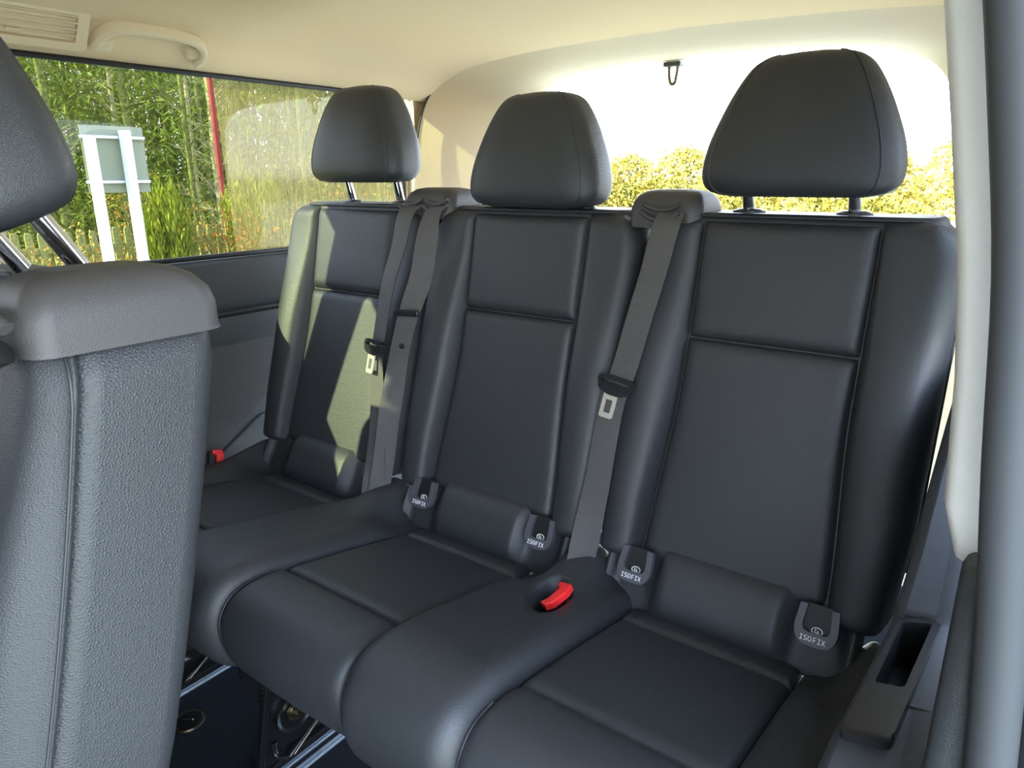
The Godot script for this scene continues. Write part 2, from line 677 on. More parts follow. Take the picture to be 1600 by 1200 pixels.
	# front bulkhead below the windscreen, and the rear pillars of the tailgate frame
	var wf := thing("wall_front", "dark dashboard wall below the windscreen", "dashboard")
	wf.set_meta("kind", "structure")
	obj("dashboard", box(Vector3(-0.86, -0.05, 2.8), Vector3(0.86, 0.92, 3.0), 0.03), "plastic", wf)
	obj("trim_joint", tube(so.slice(18, 44), 0.003, 6), "gasket", wl)
	# windows
	window_far(-0.66, 0.44, "window_1", "tinted side window looking out on a wood and a fence")
	var haze_film := obj("dust_haze_film", sheet([PackedVector3Array([Vector3(-0.8285, 0.88, -0.69), Vector3(-0.8285, 1.305, -0.69)]), PackedVector3Array([Vector3(-0.8285, 0.88, -0.075), Vector3(-0.8285, 1.305, -0.062)])], Vector3(1, 0, 0)), "dust_haze_film", get_node("window_1"))  # covers only the rear glass, where the sun haze is painted in
	haze_film.set_meta("label", "streaky beige film painting sunlit dust haze on the rear part of the glass")
	window_far(0.56, 1.52, "window_2", "tinted side window beside the second row seat")
	window_far(1.65, 2.52, "window_3", "front door window on the window side")
	var w := thing("window_4", "rear side window beside the open door pillar", "window")
	w.set_meta("kind", "structure")
	obj("pane", box(Vector3(0.815, 0.88, -0.73), Vector3(0.819, 1.31, 0.3), 0.001), "glass", w)
	w = thing("window_5", "slanted windscreen above the dashboard", "window")
	w.set_meta("kind", "structure")
	obj("pane", hard(loft([PackedVector3Array([Vector3(-0.84, 0.9, 2.95), Vector3(0.84, 0.9, 2.95), Vector3(0.84, 0.9, 2.955), Vector3(-0.84, 0.9, 2.955)]), PackedVector3Array([Vector3(-0.8, 1.42, 2.4), Vector3(0.8, 1.42, 2.4), Vector3(0.8, 1.42, 2.405), Vector3(-0.8, 1.42, 2.405)])])), "glass", w)

func pillar(z0: float, z1: float) -> ArrayMesh:
	var rings := []
	for y: float in [0.84, 1.0, 1.15, 1.31]:
		var l := 0.06 * (y - 0.84) / 0.46
		rings.append(PackedVector3Array([Vector3(-0.86, y, z0 + l), Vector3(-0.815, y, z0 + l - 0.01), Vector3(-0.79, y, z0 + l + 0.02), Vector3(-0.785, y, (z0 + z1) * 0.5 + l), Vector3(-0.79, y, z1 + l - 0.02), Vector3(-0.815, y, z1 + l + 0.01), Vector3(-0.86, y, z1 + l)]))
	return loft(rings)

func window_far(z0: float, z1: float, called: String, label: String) -> void:
	var w := thing(called, label, "window")
	w.set_meta("kind", "structure")
	obj("pane", box(Vector3(-0.834, 0.87, z0 - 0.06), Vector3(-0.830, 1.31, z1 + 0.05), 0.001), "glass", w)
	var p := []
	for q in [[z0, 0.887], [z1, 0.887], [z1 + 0.03, 1.292], [z0, 1.292]]:
		p.append(Vector3(-0.815, q[1], q[0]))
	var path := []
	for i in 4:
		var a: Vector3 = p[i]
		var n: Vector3 = p[(i + 1) % 4]
		var b: Vector3 = p[(i + 3) % 4]
		var r := 0.05
		for k in 7:
			var t := k / 6.0
			var s: Vector3 = a + (b - a).normalized() * r
			var e: Vector3 = a + (n - a).normalized() * r
			path.append(s.lerp(a, t).lerp(a.lerp(e, t), t))
	obj("gasket", tube(path, 0.006, 8, true), "gasket", w)

# ------------------------------------------------------------------ door-side trim, handle, vent, floor fittings
func build_trim() -> void:
	# pillar trim at the door opening, leaning inwards towards the roof
	var rings := []
	var pts := [Vector3(0.752, 0.835, 0.475), Vector3(0.750, 0.87, 0.48), Vector3(0.744, 0.95, 0.48), Vector3(0.735, 1.02, 0.48), Vector3(0.720, 1.10, 0.48), Vector3(0.706, 1.17, 0.48), Vector3(0.690, 1.24, 0.475), Vector3(0.66, 1.33, 0.47), Vector3(0.62, 1.40, 0.46)]
	for i in pts.size():
		var p: Vector3 = pts[i]
		var w: float = 0.026 if i > 0 else 0.020
		var n := 0.004 if i > 0 else 0.012
		var ring := PackedVector3Array()
		for q in [Vector2(0, -0.22), Vector2(0, -0.012), Vector2(0.002, -0.004), Vector2(0.006, 0), Vector2(w - 0.005, 0), Vector2(w, -0.006), Vector2(w + 0.002, -0.22)]:
			ring.append(p + Vector3(q.x + n - 0.004, 0, q.y))
		rings.append(ring)
	var o := obj("trim_2", hard(loft(rings), 0.6), "pillar_trim")
	structure(o, "pale pillar trim standing at the edge of the door opening", "pillar trim")
	# rubber seal and painted frame of the door opening
	var seal := []
	var frame := []
	for q in [Vector3(0.817, 0.20, 0.50), Vector3(0.813, 0.45, 0.51), Vector3(0.805, 0.65, 0.515), Vector3(0.793, 0.80, 0.52), Vector3(0.779, 0.92, 0.525), Vector3(0.768, 1.02, 0.525), Vector3(0.754, 1.10, 0.525), Vector3(0.738, 1.18, 0.525), Vector3(0.718, 1.26, 0.52), Vector3(0.69, 1.35, 0.51), Vector3(0.66, 1.40, 0.50)]:
		seal.append(q)
		frame.append(q + Vector3(0.04, 0, -0.02))
	o = obj("door_seal", tube(spline(seal, 4), 0.013, 12), "seal_rubber")
	structure(o, "grey rubber seal running up the door opening", "door seal")
	rings = []
	for q in spline(frame, 4):
		var ring := PackedVector3Array()
		for k in [Vector2(-0.03, 0.0), Vector2(-0.022, 0.012), Vector2(-0.01, 0.016), Vector2(0.004, 0.028), Vector2(0.04, 0.034), Vector2(0.05, 0.02), Vector2(0.05, -0.32), Vector2(-0.03, -0.32)]:
			ring.append(q + Vector3(k.x, 0, k.y))
		rings.append(ring)
	o = obj("trim_3", hard(loft(rings), 0.6), "body_paint")
	structure(o, "grey painted door frame beside the rubber seal", "door frame")
	o = obj("trim_4", box(Vector3(0.766, 0.0, 0.43), Vector3(0.815, 0.846, 0.505), 0.012), "side_trim")
	structure(o, "dark lower pillar trim below the pale pillar trim", "pillar trim")
	# lower side trim with the armrest tray
	var side := thing("side_armrest", "dark textured armrest panel with a black tray between seat and door", "armrest", Vector3(0.73, 0, 0.25))
	rings = []
	# top edge rises towards the rear; each ring is a cross-section at one z
	for q in [[-0.20, 0.845, 0.716, 0.0], [-0.05, 0.80, 0.716, 0.0], [0.05, 0.735, 0.714, 0.0], [0.11, 0.665, 0.712, 0.0], [0.155, 0.612, 0.708, 0.0], [0.164, 0.606, 0.707, 0.0], [0.166, 0.604, 0.707, 1.0], [0.28, 0.598, 0.698, 1.0], [0.308, 0.597, 0.696, 1.0], [0.310, 0.597, 0.696, 0.0], [0.38, 0.596, 0.690, 0.0], [0.43, 0.590, 0.688, 0.0], [0.46, 0.57, 0.690, 0.0], [0.472, 0.53, 0.692, 0.0]]:
		var ring := PackedVector3Array()
		var y: float = q[1]
		var xl: float = q[2]
		for k in [Vector2(xl + 0.012, 0.0), Vector2(xl - 0.003, y - 0.10), Vector2(xl, y - 0.03), Vector2(xl + 0.004, y - 0.010), Vector2(xl + 0.012, y), Vector2(xl + 0.0135, y - 0.07 * q[3]), Vector2(0.7485 - 0.09 * (q[0] - 0.17) * q[3], y - 0.07 * q[3]), Vector2(0.7495 - 0.09 * (q[0] - 0.17) * q[3], y), Vector2(0.765, y + 0.004), Vector2(0.776, y - 0.004), Vector2(0.786, y - 0.06), Vector2(0.80, 0.0)]:
			ring.append(Vector3(k.x, k.y, q[0]) - side.position)
		rings.append(ring)
	obj("panel", hard(loft(rings), 0.35), "dotted_panel", side)
	# tray: a frame with an open pocket; corners in x-z at the top of the armrest
	var tray := part("tray", side)
	var ox := PackedVector2Array()
	var ix_ := PackedVector2Array()
	for e in [[Vector2(0.716, 0.168), Vector2(0.757, 0.150), Vector2(0.741, 0.376), Vector2(0.700, 0.386)]]:
		ox = rounded(e, 0.009)
	ix_ = rounded([Vector2(0.7205, 0.183), Vector2(0.7475, 0.168), Vector2(0.7385, 0.296), Vector2(0.7145, 0.304)], 0.004)
	var v := PackedVector3Array()
	var n := ox.size()
	var ix := PackedInt32Array()
	for l in [[ox, 0.594], [ox, 0.6035], [shrink(ox, 0.94), 0.607], [ix_, 0.607], [shrink(ix_, 0.96), 0.600], [shrink(ix_, 0.9), 0.55]]:
		for p in l[0]:
			v.append(Vector3(p.x, l[1], p.y) - side.position)
	grid_ix(6, n, true, ix)
	obj("frame", hard(finish(v, ix, null), 0.75), "smooth_plastic", tray)
	var pb := PackedVector2Array()
	for p in shrink(ix_, 0.9):
		pb.append(Vector2(p.x - side.position.x, -(p.y - side.position.z)))
	obj("pocket_floor", prism(pb, 0.004), "smooth_plastic", tray, Transform3D(Basis(Vector3(1, 0, 0), Vector3(0, 0, -1), Vector3(0, 1, 0)), Vector3(0, 0.549, 0)))

	# roof handle over the far window
	var h := thing("grab_handle", "beige grab handle on the headliner above the window", "handle", Vector3(-0.765, 1.335, 0.107))
	var path := spline([Vector3(-0.02, -0.012, 0.112), Vector3(0.004, -0.002, 0.108), Vector3(0.026, 0.012, 0.085), Vector3(0.030, 0.016, 0.045), Vector3(0.030, 0.016, -0.03), Vector3(0.028, 0.010, -0.08), Vector3(0.018, -0.002, -0.104), Vector3(-0.006, -0.014, -0.112), Vector3(-0.028, -0.022, -0.108)], 6)
	rings = []
	for i in path.size():
		var d: Vector3 = (path[mini(i + 1, path.size() - 1)] - path[maxi(i - 1, 0)]).normalized()
		var up := Vector3(-0.25, 0.97, 0)
		var s := d.cross(up).normalized()
		up = s.cross(d)
		var t := absf(i / (path.size() - 1.0) * 2.0 - 1.0)
		var ring := PackedVector3Array()
		for k in 16:
			var a := TAU * k / 16
			var e := Vector2(signf(cos(a)) * pow(absf(cos(a)), 0.6), signf(sin(a)) * pow(absf(sin(a)), 0.6))
			ring.append(path[i] + up * e.y * (0.012 + 0.004 * t * t) + s * e.x * 0.0075)
		rings.append(ring)
	obj("grip", loft(rings), "cream_plastic", h)
	for s: float in [1.0, -1.0]:
		obj("mount", join([[rbox(Vector3(0.03, 0.034, 0.04), 0.01), Transform3D(Basis(Vector3(0, 0, 1), 0.55), Vector3(-0.012, -0.006 - 0.004 * s, 0.098 * s))]]), "cream_plastic", h)
	# air vent ahead of the handle
	var vt := thing("air_vent", "beige roof air vent with horizontal slats above the window", "air vent", Vector3(-0.757, 1.338, 0.335))
	var tilt := Transform3D(Basis(Vector3(0, 0, 1), -0.62), Vector3.ZERO)
	# local: x out of the roof, y up the slope, z along the van
	var fr := ring_plate(rounded([Vector2(-0.100, -0.040), Vector2(0.14, -0.040), Vector2(0.14, 0.040), Vector2(-0.100, 0.040)], 0.012), rounded([Vector2(-0.078, -0.024), Vector2(0.12, -0.024), Vector2(0.12, 0.029), Vector2(-0.078, 0.029)], 0.004), 0.010)
	obj("frame", fr, "cream_plastic", vt, tilt * Transform3D(Basis(Vector3(0, 0, 1), Vector3(0, 1, 0), Vector3(1, 0, 0)), Vector3(-0.002, 0, 0)))
	obj("duct", box(Vector3(-0.004, -0.024, -0.08), Vector3(-0.001, 0.029, 0.12), 0.001), "cream_plastic", vt, tilt)
	for i in 4:
		obj("slat", box(Vector3(0.0, -0.0012, -0.078), Vector3(0.011, 0.0012, 0.12), 0.001), "cream_plastic", vt, tilt * Transform3D(Basis(Vector3(0, 0, 1), 0.5), Vector3(-0.002, -0.016 + i * 0.0125, 0)))
	obj("adjuster", rbox(Vector3(0.008, 0.005, 0.024), 0.002), "cream_plastic", vt, tilt * at(Vector3(0.009, -0.0115, 0.03)))
	# floor rails
	for x in [-0.575, -0.200]:
		var rl := thing("floor_rail", "ribbed silver seat rail let into the carpet " + ("by the window side" if x < -0.4 else "under the middle seat"), "rail", Vector3(x, 0, 0.3))
		obj("channel", box(Vector3(-0.021, 0.0, -1.2), Vector3(0.021, 0.003, 1.4), 0.001), "aluminium", rl)
		for k in [-0.017, -0.009, 0.009, 0.017]:
			obj("rib", box(Vector3(k - 0.002, 0.003, -1.2), Vector3(k + 0.002, 0.006, 1.4), 0.0008), "aluminium", rl)
		obj("slot", box(Vector3(-0.005, 0.003, -1.2), Vector3(0.005, 0.0036, 1.4), 0.0002), "smooth_plastic", rl)
	var dc := thing("floor_anchor_cover", "round metal anchor cover set in the dark carpet", "floor cover", Vector3(-0.475, 0, 0.386))
	obj("rim", lathe([Vector2(0.024, 0.0), Vector2(0.032, 0.0), Vector2(0.031, 0.004), Vector2(0.027, 0.0045), Vector2(0.024, 0.002)], 32), "bolt_steel", dc)
	obj("cap", lathe([Vector2(0.0, 0.0), Vector2(0.0245, 0.0), Vector2(0.0235, 0.0032), Vector2(0.004, 0.004), Vector2(0.0, 0.004)], 32), "black_steel", dc)
	obj("grip_slot", rbox(Vector3(0.022, 0.003, 0.004), 0.001), "bolt_steel", dc, Transform3D(Basis(Vector3.UP, 0.6), Vector3(0, 0.005, 0)))

func rounded(c: Array, r: float, n := 5) -> PackedVector2Array:
	var out := PackedVector2Array()
	var m := c.size()
	for i in m:
		var a: Vector2 = c[i]
		var b: Vector2 = c[(i + m - 1) % m]
		var e: Vector2 = c[(i + 1) % m]
		var s := a + (b - a).normalized() * r
		var f := a + (e - a).normalized() * r
		for k in n + 1:
			var t := k / float(n)
			out.append(s.lerp(a, t).lerp(a.lerp(f, t), t))
	return out

func shrink(p: PackedVector2Array, k: float) -> PackedVector2Array:
	var c := Vector2.ZERO
	for q in p:
		c += q
	c /= p.size()
	var out := PackedVector2Array()
	for q in p:
		out.append(c + (q - c) * k)
	return out

# a plate with a hole: outlines of equal point count in x-y, thick in z
func ring_plate(outer: PackedVector2Array, inner: PackedVector2Array, depth: float) -> ArrayMesh:
	var v := PackedVector3Array()
	var n := outer.size()
	var ch := depth * 0.25
	for l in [[outer, 0.0], [outer, depth - ch], [shrink(outer, 0.985), depth], [inner, depth], [inner, 0.0], [outer, 0.0]]:
		for p in l[0]:
			v.append(Vector3(p.x, p.y, l[1]))
	var ix := PackedInt32Array()
	grid_ix(6, n, true, ix)
	return hard(finish(v, ix))

# ------------------------------------------------------------------ seats
func zc(y: float) -> float:  # front of the backrest at height y
	var a := (y - 0.817) * (y - 1.0) / ((0.47 - 0.817) * (0.47 - 1.0))
	var b := (y - 0.47) * (y - 1.0) / ((0.817 - 0.47) * (0.817 - 1.0))
	var c := (y - 0.47) * (y - 0.817) / ((1.0 - 0.47) * (1.0 - 0.817))
	return -0.01 * a - 0.107 * b - 0.145 * c

func half_width(y: float) -> float:
	var w := 0.232 - 0.008 * smoothstep(0.6, 0.45, y)
	if y > 0.945:
		w -= 0.068 - sqrt(maxf(0.0, 0.068 * 0.068 - (y - 0.945) * (y - 0.945)))
	return w

func panel_half(y: float) -> float:
	return 0.128 + 0.016 * smoothstep(0.75, 0.46, y)

func on_back(x: float, y: float) -> Array:
	return [Vector3(x, y, zc(y) - 0.014), Vector3(0, 0.24, 0.97)]

func build_backrest(seat: Node3D, side_end := -0.075, thick := 0.132) -> void:
	var b := part("backrest", seat)
	# core
	var rings := []
	for y: float in [0.452, 0.458, 0.47, 0.52, 0.6, 0.68, 0.76, 0.84, 0.90, 0.945, 0.96, 0.975, 0.985, 0.993, 1.0, 1.005, 1.009, 1.011]:
		var k := edge((1.012 - y) / 0.014) if y > 0.998 else (edge((y - 0.45) / 0.02) if y < 0.47 else 1.0)
		var ins := (1.0 - k) * 0.014
		rings.append(rrect(half_width(minf(y, 1.0)) - 0.003 - ins, zc(y) - thick + ins, zc(y) - 0.0125 - ins, y, 0.03))
	obj("core", loft(rings), "leather_side", b)
	# centre panels
	obj("upper_panel", pad(on_back, func(s): return -panel_half(s), func(s): return panel_half(s), 0.8165, 0.998, 0.0165, 0.02, 0.004), "leather", b)
	obj("lower_panel", pad(on_back, func(s): return -panel_half(s), func(s): return panel_half(s), 0.462, 0.8155, 0.0165, 0.02, 0.006, 26, 44), "leather", b)
	for s: float in [-1.0, 1.0]:
		obj("bolster", back_bolster(s, side_end), "leather", b)
	# piping along the top and the upper corners
	var path := []
	for i in 25:
		path.append(Vector3(-half_width(lerpf(0.52, 0.94, i / 24.0)) - 0.0015, lerpf(0.52, 0.94, i / 24.0), zc(lerpf(0.52, 0.94, i / 24.0)) + side_end + 0.006))
	for i in 13:
		var a := PI * 0.5 * i / 12.0
		var y := 0.945 + 0.062 * sin(a)
		path.append(Vector3(-(0.164 + 0.068 * cos(a)), y, zc(y) - lerpf(-side_end - 0.006, 0.012, i / 12.0)))
	for i in 9:
		path.append(Vector3(lerpf(-0.14, 0.14, i / 8.0), 1.0068, zc(1.0) - 0.0115))
	for i in range(36, -1, -1):
		var p: Vector3 = path[i]
		path.append(Vector3(-p.x, p.y, p.z))
	obj("piping", tube(path, 0.0026 if side_end < -0.05 else 0.0014, 6), "piping", b)
	# sleeves of the headrest posts
	for x in [-0.0785, 0.0785]:
		obj("post_sleeve", lathe([Vector2(0.0, -0.004), Vector2(0.021, -0.004), Vector2(0.0205, 0.003), Vector2(0.015, 0.006), Vector2(0.009, 0.0065), Vector2(0.0, 0.0065)], 24), "smooth_plastic", b, Transform3D(Basis.from_scale(Vector3(1.25, 1, 0.95)), Vector3(x, 1.0105, -0.213)))

func back_bolster(s: float, side_end: float) -> ArrayMesh:
	var rows := []
	var y0 := 0.456
	var y1 := 1.003
	for y: float in span(y0, y1, 44):
		var x0 := panel_half(y) + 0.0006
		var w := half_width(minf(y, 1.0))
		var sp := maxf(w - x0, 0.01)
		var k := edge(minf(y - y0, y1 - y) / 0.022)
		var bul := 0.006 + 0.027 * smoothstep(0.98, 0.72, y) * (0.75 + 0.25 * smoothstep(0.45, 0.6, y))
		var pts := [Vector2(x0, -0.014), Vector2(x0 + 0.004, -0.004), Vector2(x0 + 0.18 * sp, bul * 0.75), Vector2(x0 + 0.5 * sp, bul), Vector2(w - 0.2 * sp, bul * 0.72), Vector2(w - 0.004, bul * 0.2 - 0.014), Vector2(w + 0.002, lerpf(-0.014, side_end, 0.45)), Vector2(w - 0.001, side_end)]
		var row := PackedVector3Array()
		for q in spline(pts, 4):
			row.append(Vector3(s * lerpf(minf(q.x, w - 0.012), q.x, k), y, zc(y) + lerpf(minf(-0.0135, q.y), q.y, k)))
		rows.append(row)
	return sheet(rows, Vector3(s * 0.3, 0.2, 1))

# outline of the cushion from the rear to under the front edge, as z-y points with arc length
var cush: Array = []
var cush_s: Array = []
func cushion_profile() -> void:
	cush = spline([Vector2(-0.03, 0.385), Vector2(0.03, 0.393), Vector2(0.08, 0.404), Vector2(0.2, 0.430), Vector2(0.35, 0.461), Vector2(0.405, 0.468), Vector2(0.448, 0.460), Vector2(0.474, 0.430), Vector2(0.477, 0.392), Vector2(0.466, 0.354), Vector2(0.440, 0.324), Vector2(0.400, 0.309)], 10)
	cush_s = [0.0]
	for i in range(1, cush.size()):
		cush_s.append(cush_s[i - 1] + cush[i].distance_to(cush[i - 1]))

func on_cushion(x: float, s: float) -> Array:
	var i := 0
	while i < cush_s.size() - 2 and cush_s[i + 1] < s:
		i += 1
	var t: float = (s - cush_s[i]) / (cush_s[i + 1] - cush_s[i])
	var p: Vector2 = cush[i].lerp(cush[i + 1], t)
	var a: Vector2 = cush[mini(i + 2, cush.size() - 1)] - cush[maxi(i - 1, 0)]
	var b: Vector2 = cush[mini(i + 3, cush.size() - 1)] - cush[i]
	var d := a.normalized().lerp(b.normalized(), t).normalized()
	var n := Vector3(0, d.x, -d.y)
	return [Vector3(x, p.y, p.x) - n * 0.014, n]

func s_at_z(z: float) -> float:
	for i in cush.size() - 1:
		if cush[i + 1].x >= z:
			return lerpf(cush_s[i], cush_s[i + 1], (z - cush[i].x) / (cush[i + 1].x - cush[i].x))
	return cush_s[-1]

func cush_half(s: float) -> float:
	return 0.133 + 0.006 * smoothstep(0.35, 0.55, s)

func build_cushion(seat: Node3D, bolsters: Array, slot_at = null, foam_l := 0.231, foam_r := 0.231) -> void:
	var c := part("cushion", seat)
	# foam block under the panels
	var rings := []
	for x: float in [-foam_l, -foam_l + 0.005, foam_r - 0.005, foam_r]:
		var ring := PackedVector3Array()
		for i in range(0, cush.size(), 2):
			var q: Array = on_cushion(x, cush_s[i])
			var p: Vector3 = q[0] - q[1] * (0.001 if x > -foam_l and x < foam_r else 0.006)
			ring.append(p)
		ring.append(Vector3(x, 0.285, 0.2))
		ring.append(Vector3(x, 0.27, -0.03))
		rings.append(ring)
	obj("foam_block", hard(loft(rings), 0.5), "leather_side", c)
	var l := func(s): return -cush_half(s)
	var r := func(s): return cush_half(s)
	var end: float = cush_s[-1] - 0.004
	obj("rear_strip", pad(on_cushion, l, r, s_at_z(0.022), s_at_z(0.0815), 0.0145, 0.014, 0.002, 26, 14), "leather", c)
	obj("seat_panel", pad(on_cushion, l, r, s_at_z(0.0825), s_at_z(0.352), 0.0145, 0.018, 0.004, 26, 36), "leather", c)
	obj("front_panel", pad(on_cushion, l, r, s_at_z(0.353), end, 0.0155, 0.02, 0.006, 26, 40), "leather", c)
	# roll below the backrest
	var roll := func(x: float, v: float) -> Array:
		return [Vector3(x, lerpf(0.383, 0.486, v), lerpf(0.040, -0.020, v) - 0.01), Vector3(0, 0.5, 0.866)]
	var rows := []
	for v: float in span(0.0, 1.0, 22):
		var row := PackedVector3Array()
		for x: float in span(-0.200, 0.200, 40):
			var q: Array = roll.call(x, v)
			var dent := 1.0 - 0.85 * smoothstep(0.048, 0.032, absf(absf(x) - 0.142))
			row.append(q[0] + q[1] * (0.030 * edge((0.2 - absf(x)) / 0.04) * edge(minf(v, 1.0 - v) * 0.119 / 0.045)) * dent)
		rows.append(row)
	obj("lumbar_roll", sheet(rows, Vector3(0, 0.5, 0.9)), "leather", c)
	for q in bolsters:
		var a: float = q[0]
		var b: float = q[1]
		var flare: float = q[2]
		var lift := func(x: float, s: float) -> float:
			var e := minf(x - a, b - x)
			var h := 0.012 * edge(minf(s, cush_s[-1] - s) / 0.05) * edge(e / 0.05) * smoothstep(0.75, 0.45, s)
			h += 0.050 * smoothstep(0.20, 0.02, s) * smoothstep(0.025, 0.09, e if b - a > 0.15 else ((x - a) if absf(a) < 0.2 else (b - x))) * edge(s / 0.03)
			var inner := (x - a) if absf(a) < 0.2 else (b - x)
			h -= 0.022 * smoothstep(0.19, 0.09, s) * (1.0 - smoothstep(0.035, 0.08, inner)) * edge(inner / 0.034)
			if slot_at != null:
				var d := Vector2(x, on_cushion(x, s)[0].z) - Vector2(slot_at.x, slot_at.z)
				var u := d.rotated(-1.25)
				var k := pow(absf(u.x) / 0.056, 2.0) + pow(absf(u.y) / 0.027, 2.0)
				h -= 0.042 * smoothstep(1.0, 0.6, k)
			return h
		var xl := func(s): return a + (0.006 * smoothstep(0.35, 0.55, s) if a > -0.2 and a < 0.2 and a > 0 else 0.0)
		var xr := func(s): return b - (0.006 * smoothstep(0.35, 0.55, s) if b < 0 and b > -0.2 else 0.0)
		obj("bolster", pad(on_cushion, xl, xr, 0.0, end, 0.024, 0.034, 0.0, 44 if flare > 0.5 else 30, 90, lift), "leather", c)
		# corded seams that run down the front on both sides of the bolster
		for x: float in [a, b]:
			if absf(absf(x) - 0.231) < 0.01:
				continue
			var path := []
			for i in 22:
				var s := lerpf(s_at_z(0.405), end, i / 21.0)
				var e: Array = on_cushion((signf(x) * (absf(x) + (0.006 if absf(x) < 0.2 else 0.0) * smoothstep(0.35, 0.55, s))), s)
				path.append(e[0] + e[1] * 0.009)
			obj("corded_seam", tube(path, 0.0028, 6), "piping", c)

func build_headrest(seat: Node3D, y0: float, lean := 0.0) -> void:
	var h := part("headrest", seat, Transform3D(Basis(Vector3.RIGHT, lean), Vector3(0, y0, -0.185 - 0.03 * lean)))
	var ctrl := [Vector3(0.10, 0.034, -0.002), Vector3(0.126, 0.046, 0.004), Vector3(0.139, 0.056, 0.018), Vector3(0.1415, 0.060, 0.042), Vector3(0.135, 0.059, 0.075), Vector3(0.123, 0.056, 0.107), Vector3(0.108, 0.051, 0.140), Vector3(0.092, 0.044, 0.168), Vector3(0.077, 0.036, 0.186), Vector3(0.058, 0.025, 0.195), Vector3(0.03, 0.012, 0.199)]
	var lv := spline(ctrl, 3)
	var rings := []
	var seams := [[], [], [], []]
	for q in lv:
		var ring := PackedVector3Array()
		for k in 48:
			var a := TAU * k / 48
			var ca := signf(cos(a)) * pow(absf(cos(a)), 0.5)
			var sa := signf(sin(a)) * pow(absf(sin(a)), 0.56)
			ring.append(Vector3(q.x * ca, q.z, q.y * sa + 0.006 * sa * (1.0 - ca * ca) - 0.10 * (q.z - 0.06)))
		rings.append(ring)
		for j in 4:
			var kk: int = [6, 18, 30, 42][j]
			seams[j].append(ring[kk])
	obj("cover", loft(rings), "leather", h)
	for j in 4:
		obj("stitched_seam", tube(seams[j].slice(2, -2), 0.0014, 5), "piping", h)
	for x in [-0.0785, 0.0785]:
		obj("post", tube([Vector3(x, 1.002 - y0, -0.030), Vector3(x, 0.012, -0.012), Vector3(x, 0.03, -0.008)], 0.0092, 14), "chrome", h)

func isofix(seat: Node3D, x: float) -> void:
	var b := part("child_seat_anchor", seat, facing(Vector3(x + 0.0025, 0.459, 0.012), Vector3(0, 0.42, 0.9)))
	b.set_meta("label", "grey plastic anchor surround marked ISOFIX")
	var o := PackedVector2Array()
	var outer := []
	var inner := []
	for i in 17:
		var a := PI + PI * i / 16.0
		outer.append(Vector2(signf(cos(a)) * pow(absf(cos(a)), 0.6) * 0.029, -0.004 + sin(a) * 0.026))
		inner.append(Vector2(signf(cos(a)) * pow(absf(cos(a)), 0.45) * 0.0185, 0.002 - pow(absf(sin(a)), 0.6) * 0.014))
	o.append(Vector2(-0.026, 0.026))
	for p in outer:
		o.append(p)
	o.append(Vector2(0.026, 0.026))
	o.append(Vector2(0.016, 0.026))
	inner.reverse()
	for p in inner:
		o.append(p)
	o.append(Vector2(-0.016, 0.026))
	obj("surround", prism(o, 0.012), "bracket_plastic", b)
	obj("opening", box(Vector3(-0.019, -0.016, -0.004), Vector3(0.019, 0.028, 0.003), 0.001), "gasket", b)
	var tm := TextMesh.new()
	var fo := SystemFont.new()
	fo.font_names = PackedStringArray(["Droid Sans Mono"])
	fo.font_weight = 700
	tm.font = fo
	tm.text = "ISOFIX"
	tm.font_size = 32
	tm.pixel_size = 0.00031
	tm.depth = 0.0006
	obj("lettering", tm, "print_white", b, at(Vector3(-0.002, -0.0205, 0.0124)))
	# small child-seat emblem
	var em := []
	for i in 28:
		var a := TAU * i / 28
		em.append(Vector3(cos(a) * 0.0072, sin(a) * 0.0050, 0))
	obj("emblem", join([[tube(em, 0.0007, 6, true), at(Vector3(0.001, -0.0085, 0.0042))], [tube([Vector3(-0.002, 0.003, 0), Vector3(-0.003, -0.0025, 0), Vector3(0.003, -0.003, 0)], 0.0008, 6), at(Vector3(0.001, -0.0085, 0.0042))], [tube([Vector3(0.001, 0.002, 0), Vector3(0.0002, -0.0012, 0), Vector3(0.003, -0.0008, 0)], 0.0006, 6), at(Vector3(0.001, -0.0085, 0.0042))]]), "print_white", b)

func belt_guide(seat: Node3D, x0: float, x1: float, lanes: int) -> void:
	# plastic hump on the top edge of the backrest with a mouth for each belt
	var g := part("belt_guide", seat)
	var rings := []
	var cx := (x0 + x1) * 0.5
	var hw := (x1 - x0) * 0.5
	for q in [[0.985, 0.0, 0.0], [1.0, 0.0, 0.0], [1.015, 0.0, 0.002], [1.028, 0.003, 0.006], [1.037, 0.008, 0.013], [1.043, 0.016, 0.022], [1.046, 0.03, 0.036]]:
		var ring := PackedVector3Array()
		for p in rrect(hw - q[1], -0.262 + q[2] * 1.2, -0.142 - q[2], q[0], 0.022):
			ring.append(p + Vector3(cx, 0, 0))
		rings.append(ring)
	obj("shell", loft(rings), "plastic", g)
	for i in lanes:
		var w := (x1 - x0) / lanes
		var mx := x0 + w * (i + 0.5)
		var lw := minf(w * 0.46, 0.032)
		var lip := []
		for k in 13:
			var t := k / 12.0 * 2.0 - 1.0
			lip.append(Vector3(mx + lw * t, 1.024 - 0.010 * (1.0 - t * t), -0.139))
		obj("upper_lip", tube(lip, 0.0035, 8), "plastic", g)
		var low := []
		for k in 13:
			var t := k / 12.0 * 2.0 - 1.0
			low.append(Vector3(mx + lw * 1.05 * t, 0.998 + 0.014 * t * t, -0.134))
		obj("lower_lip", tube(low, 0.004, 8), "plastic", g)

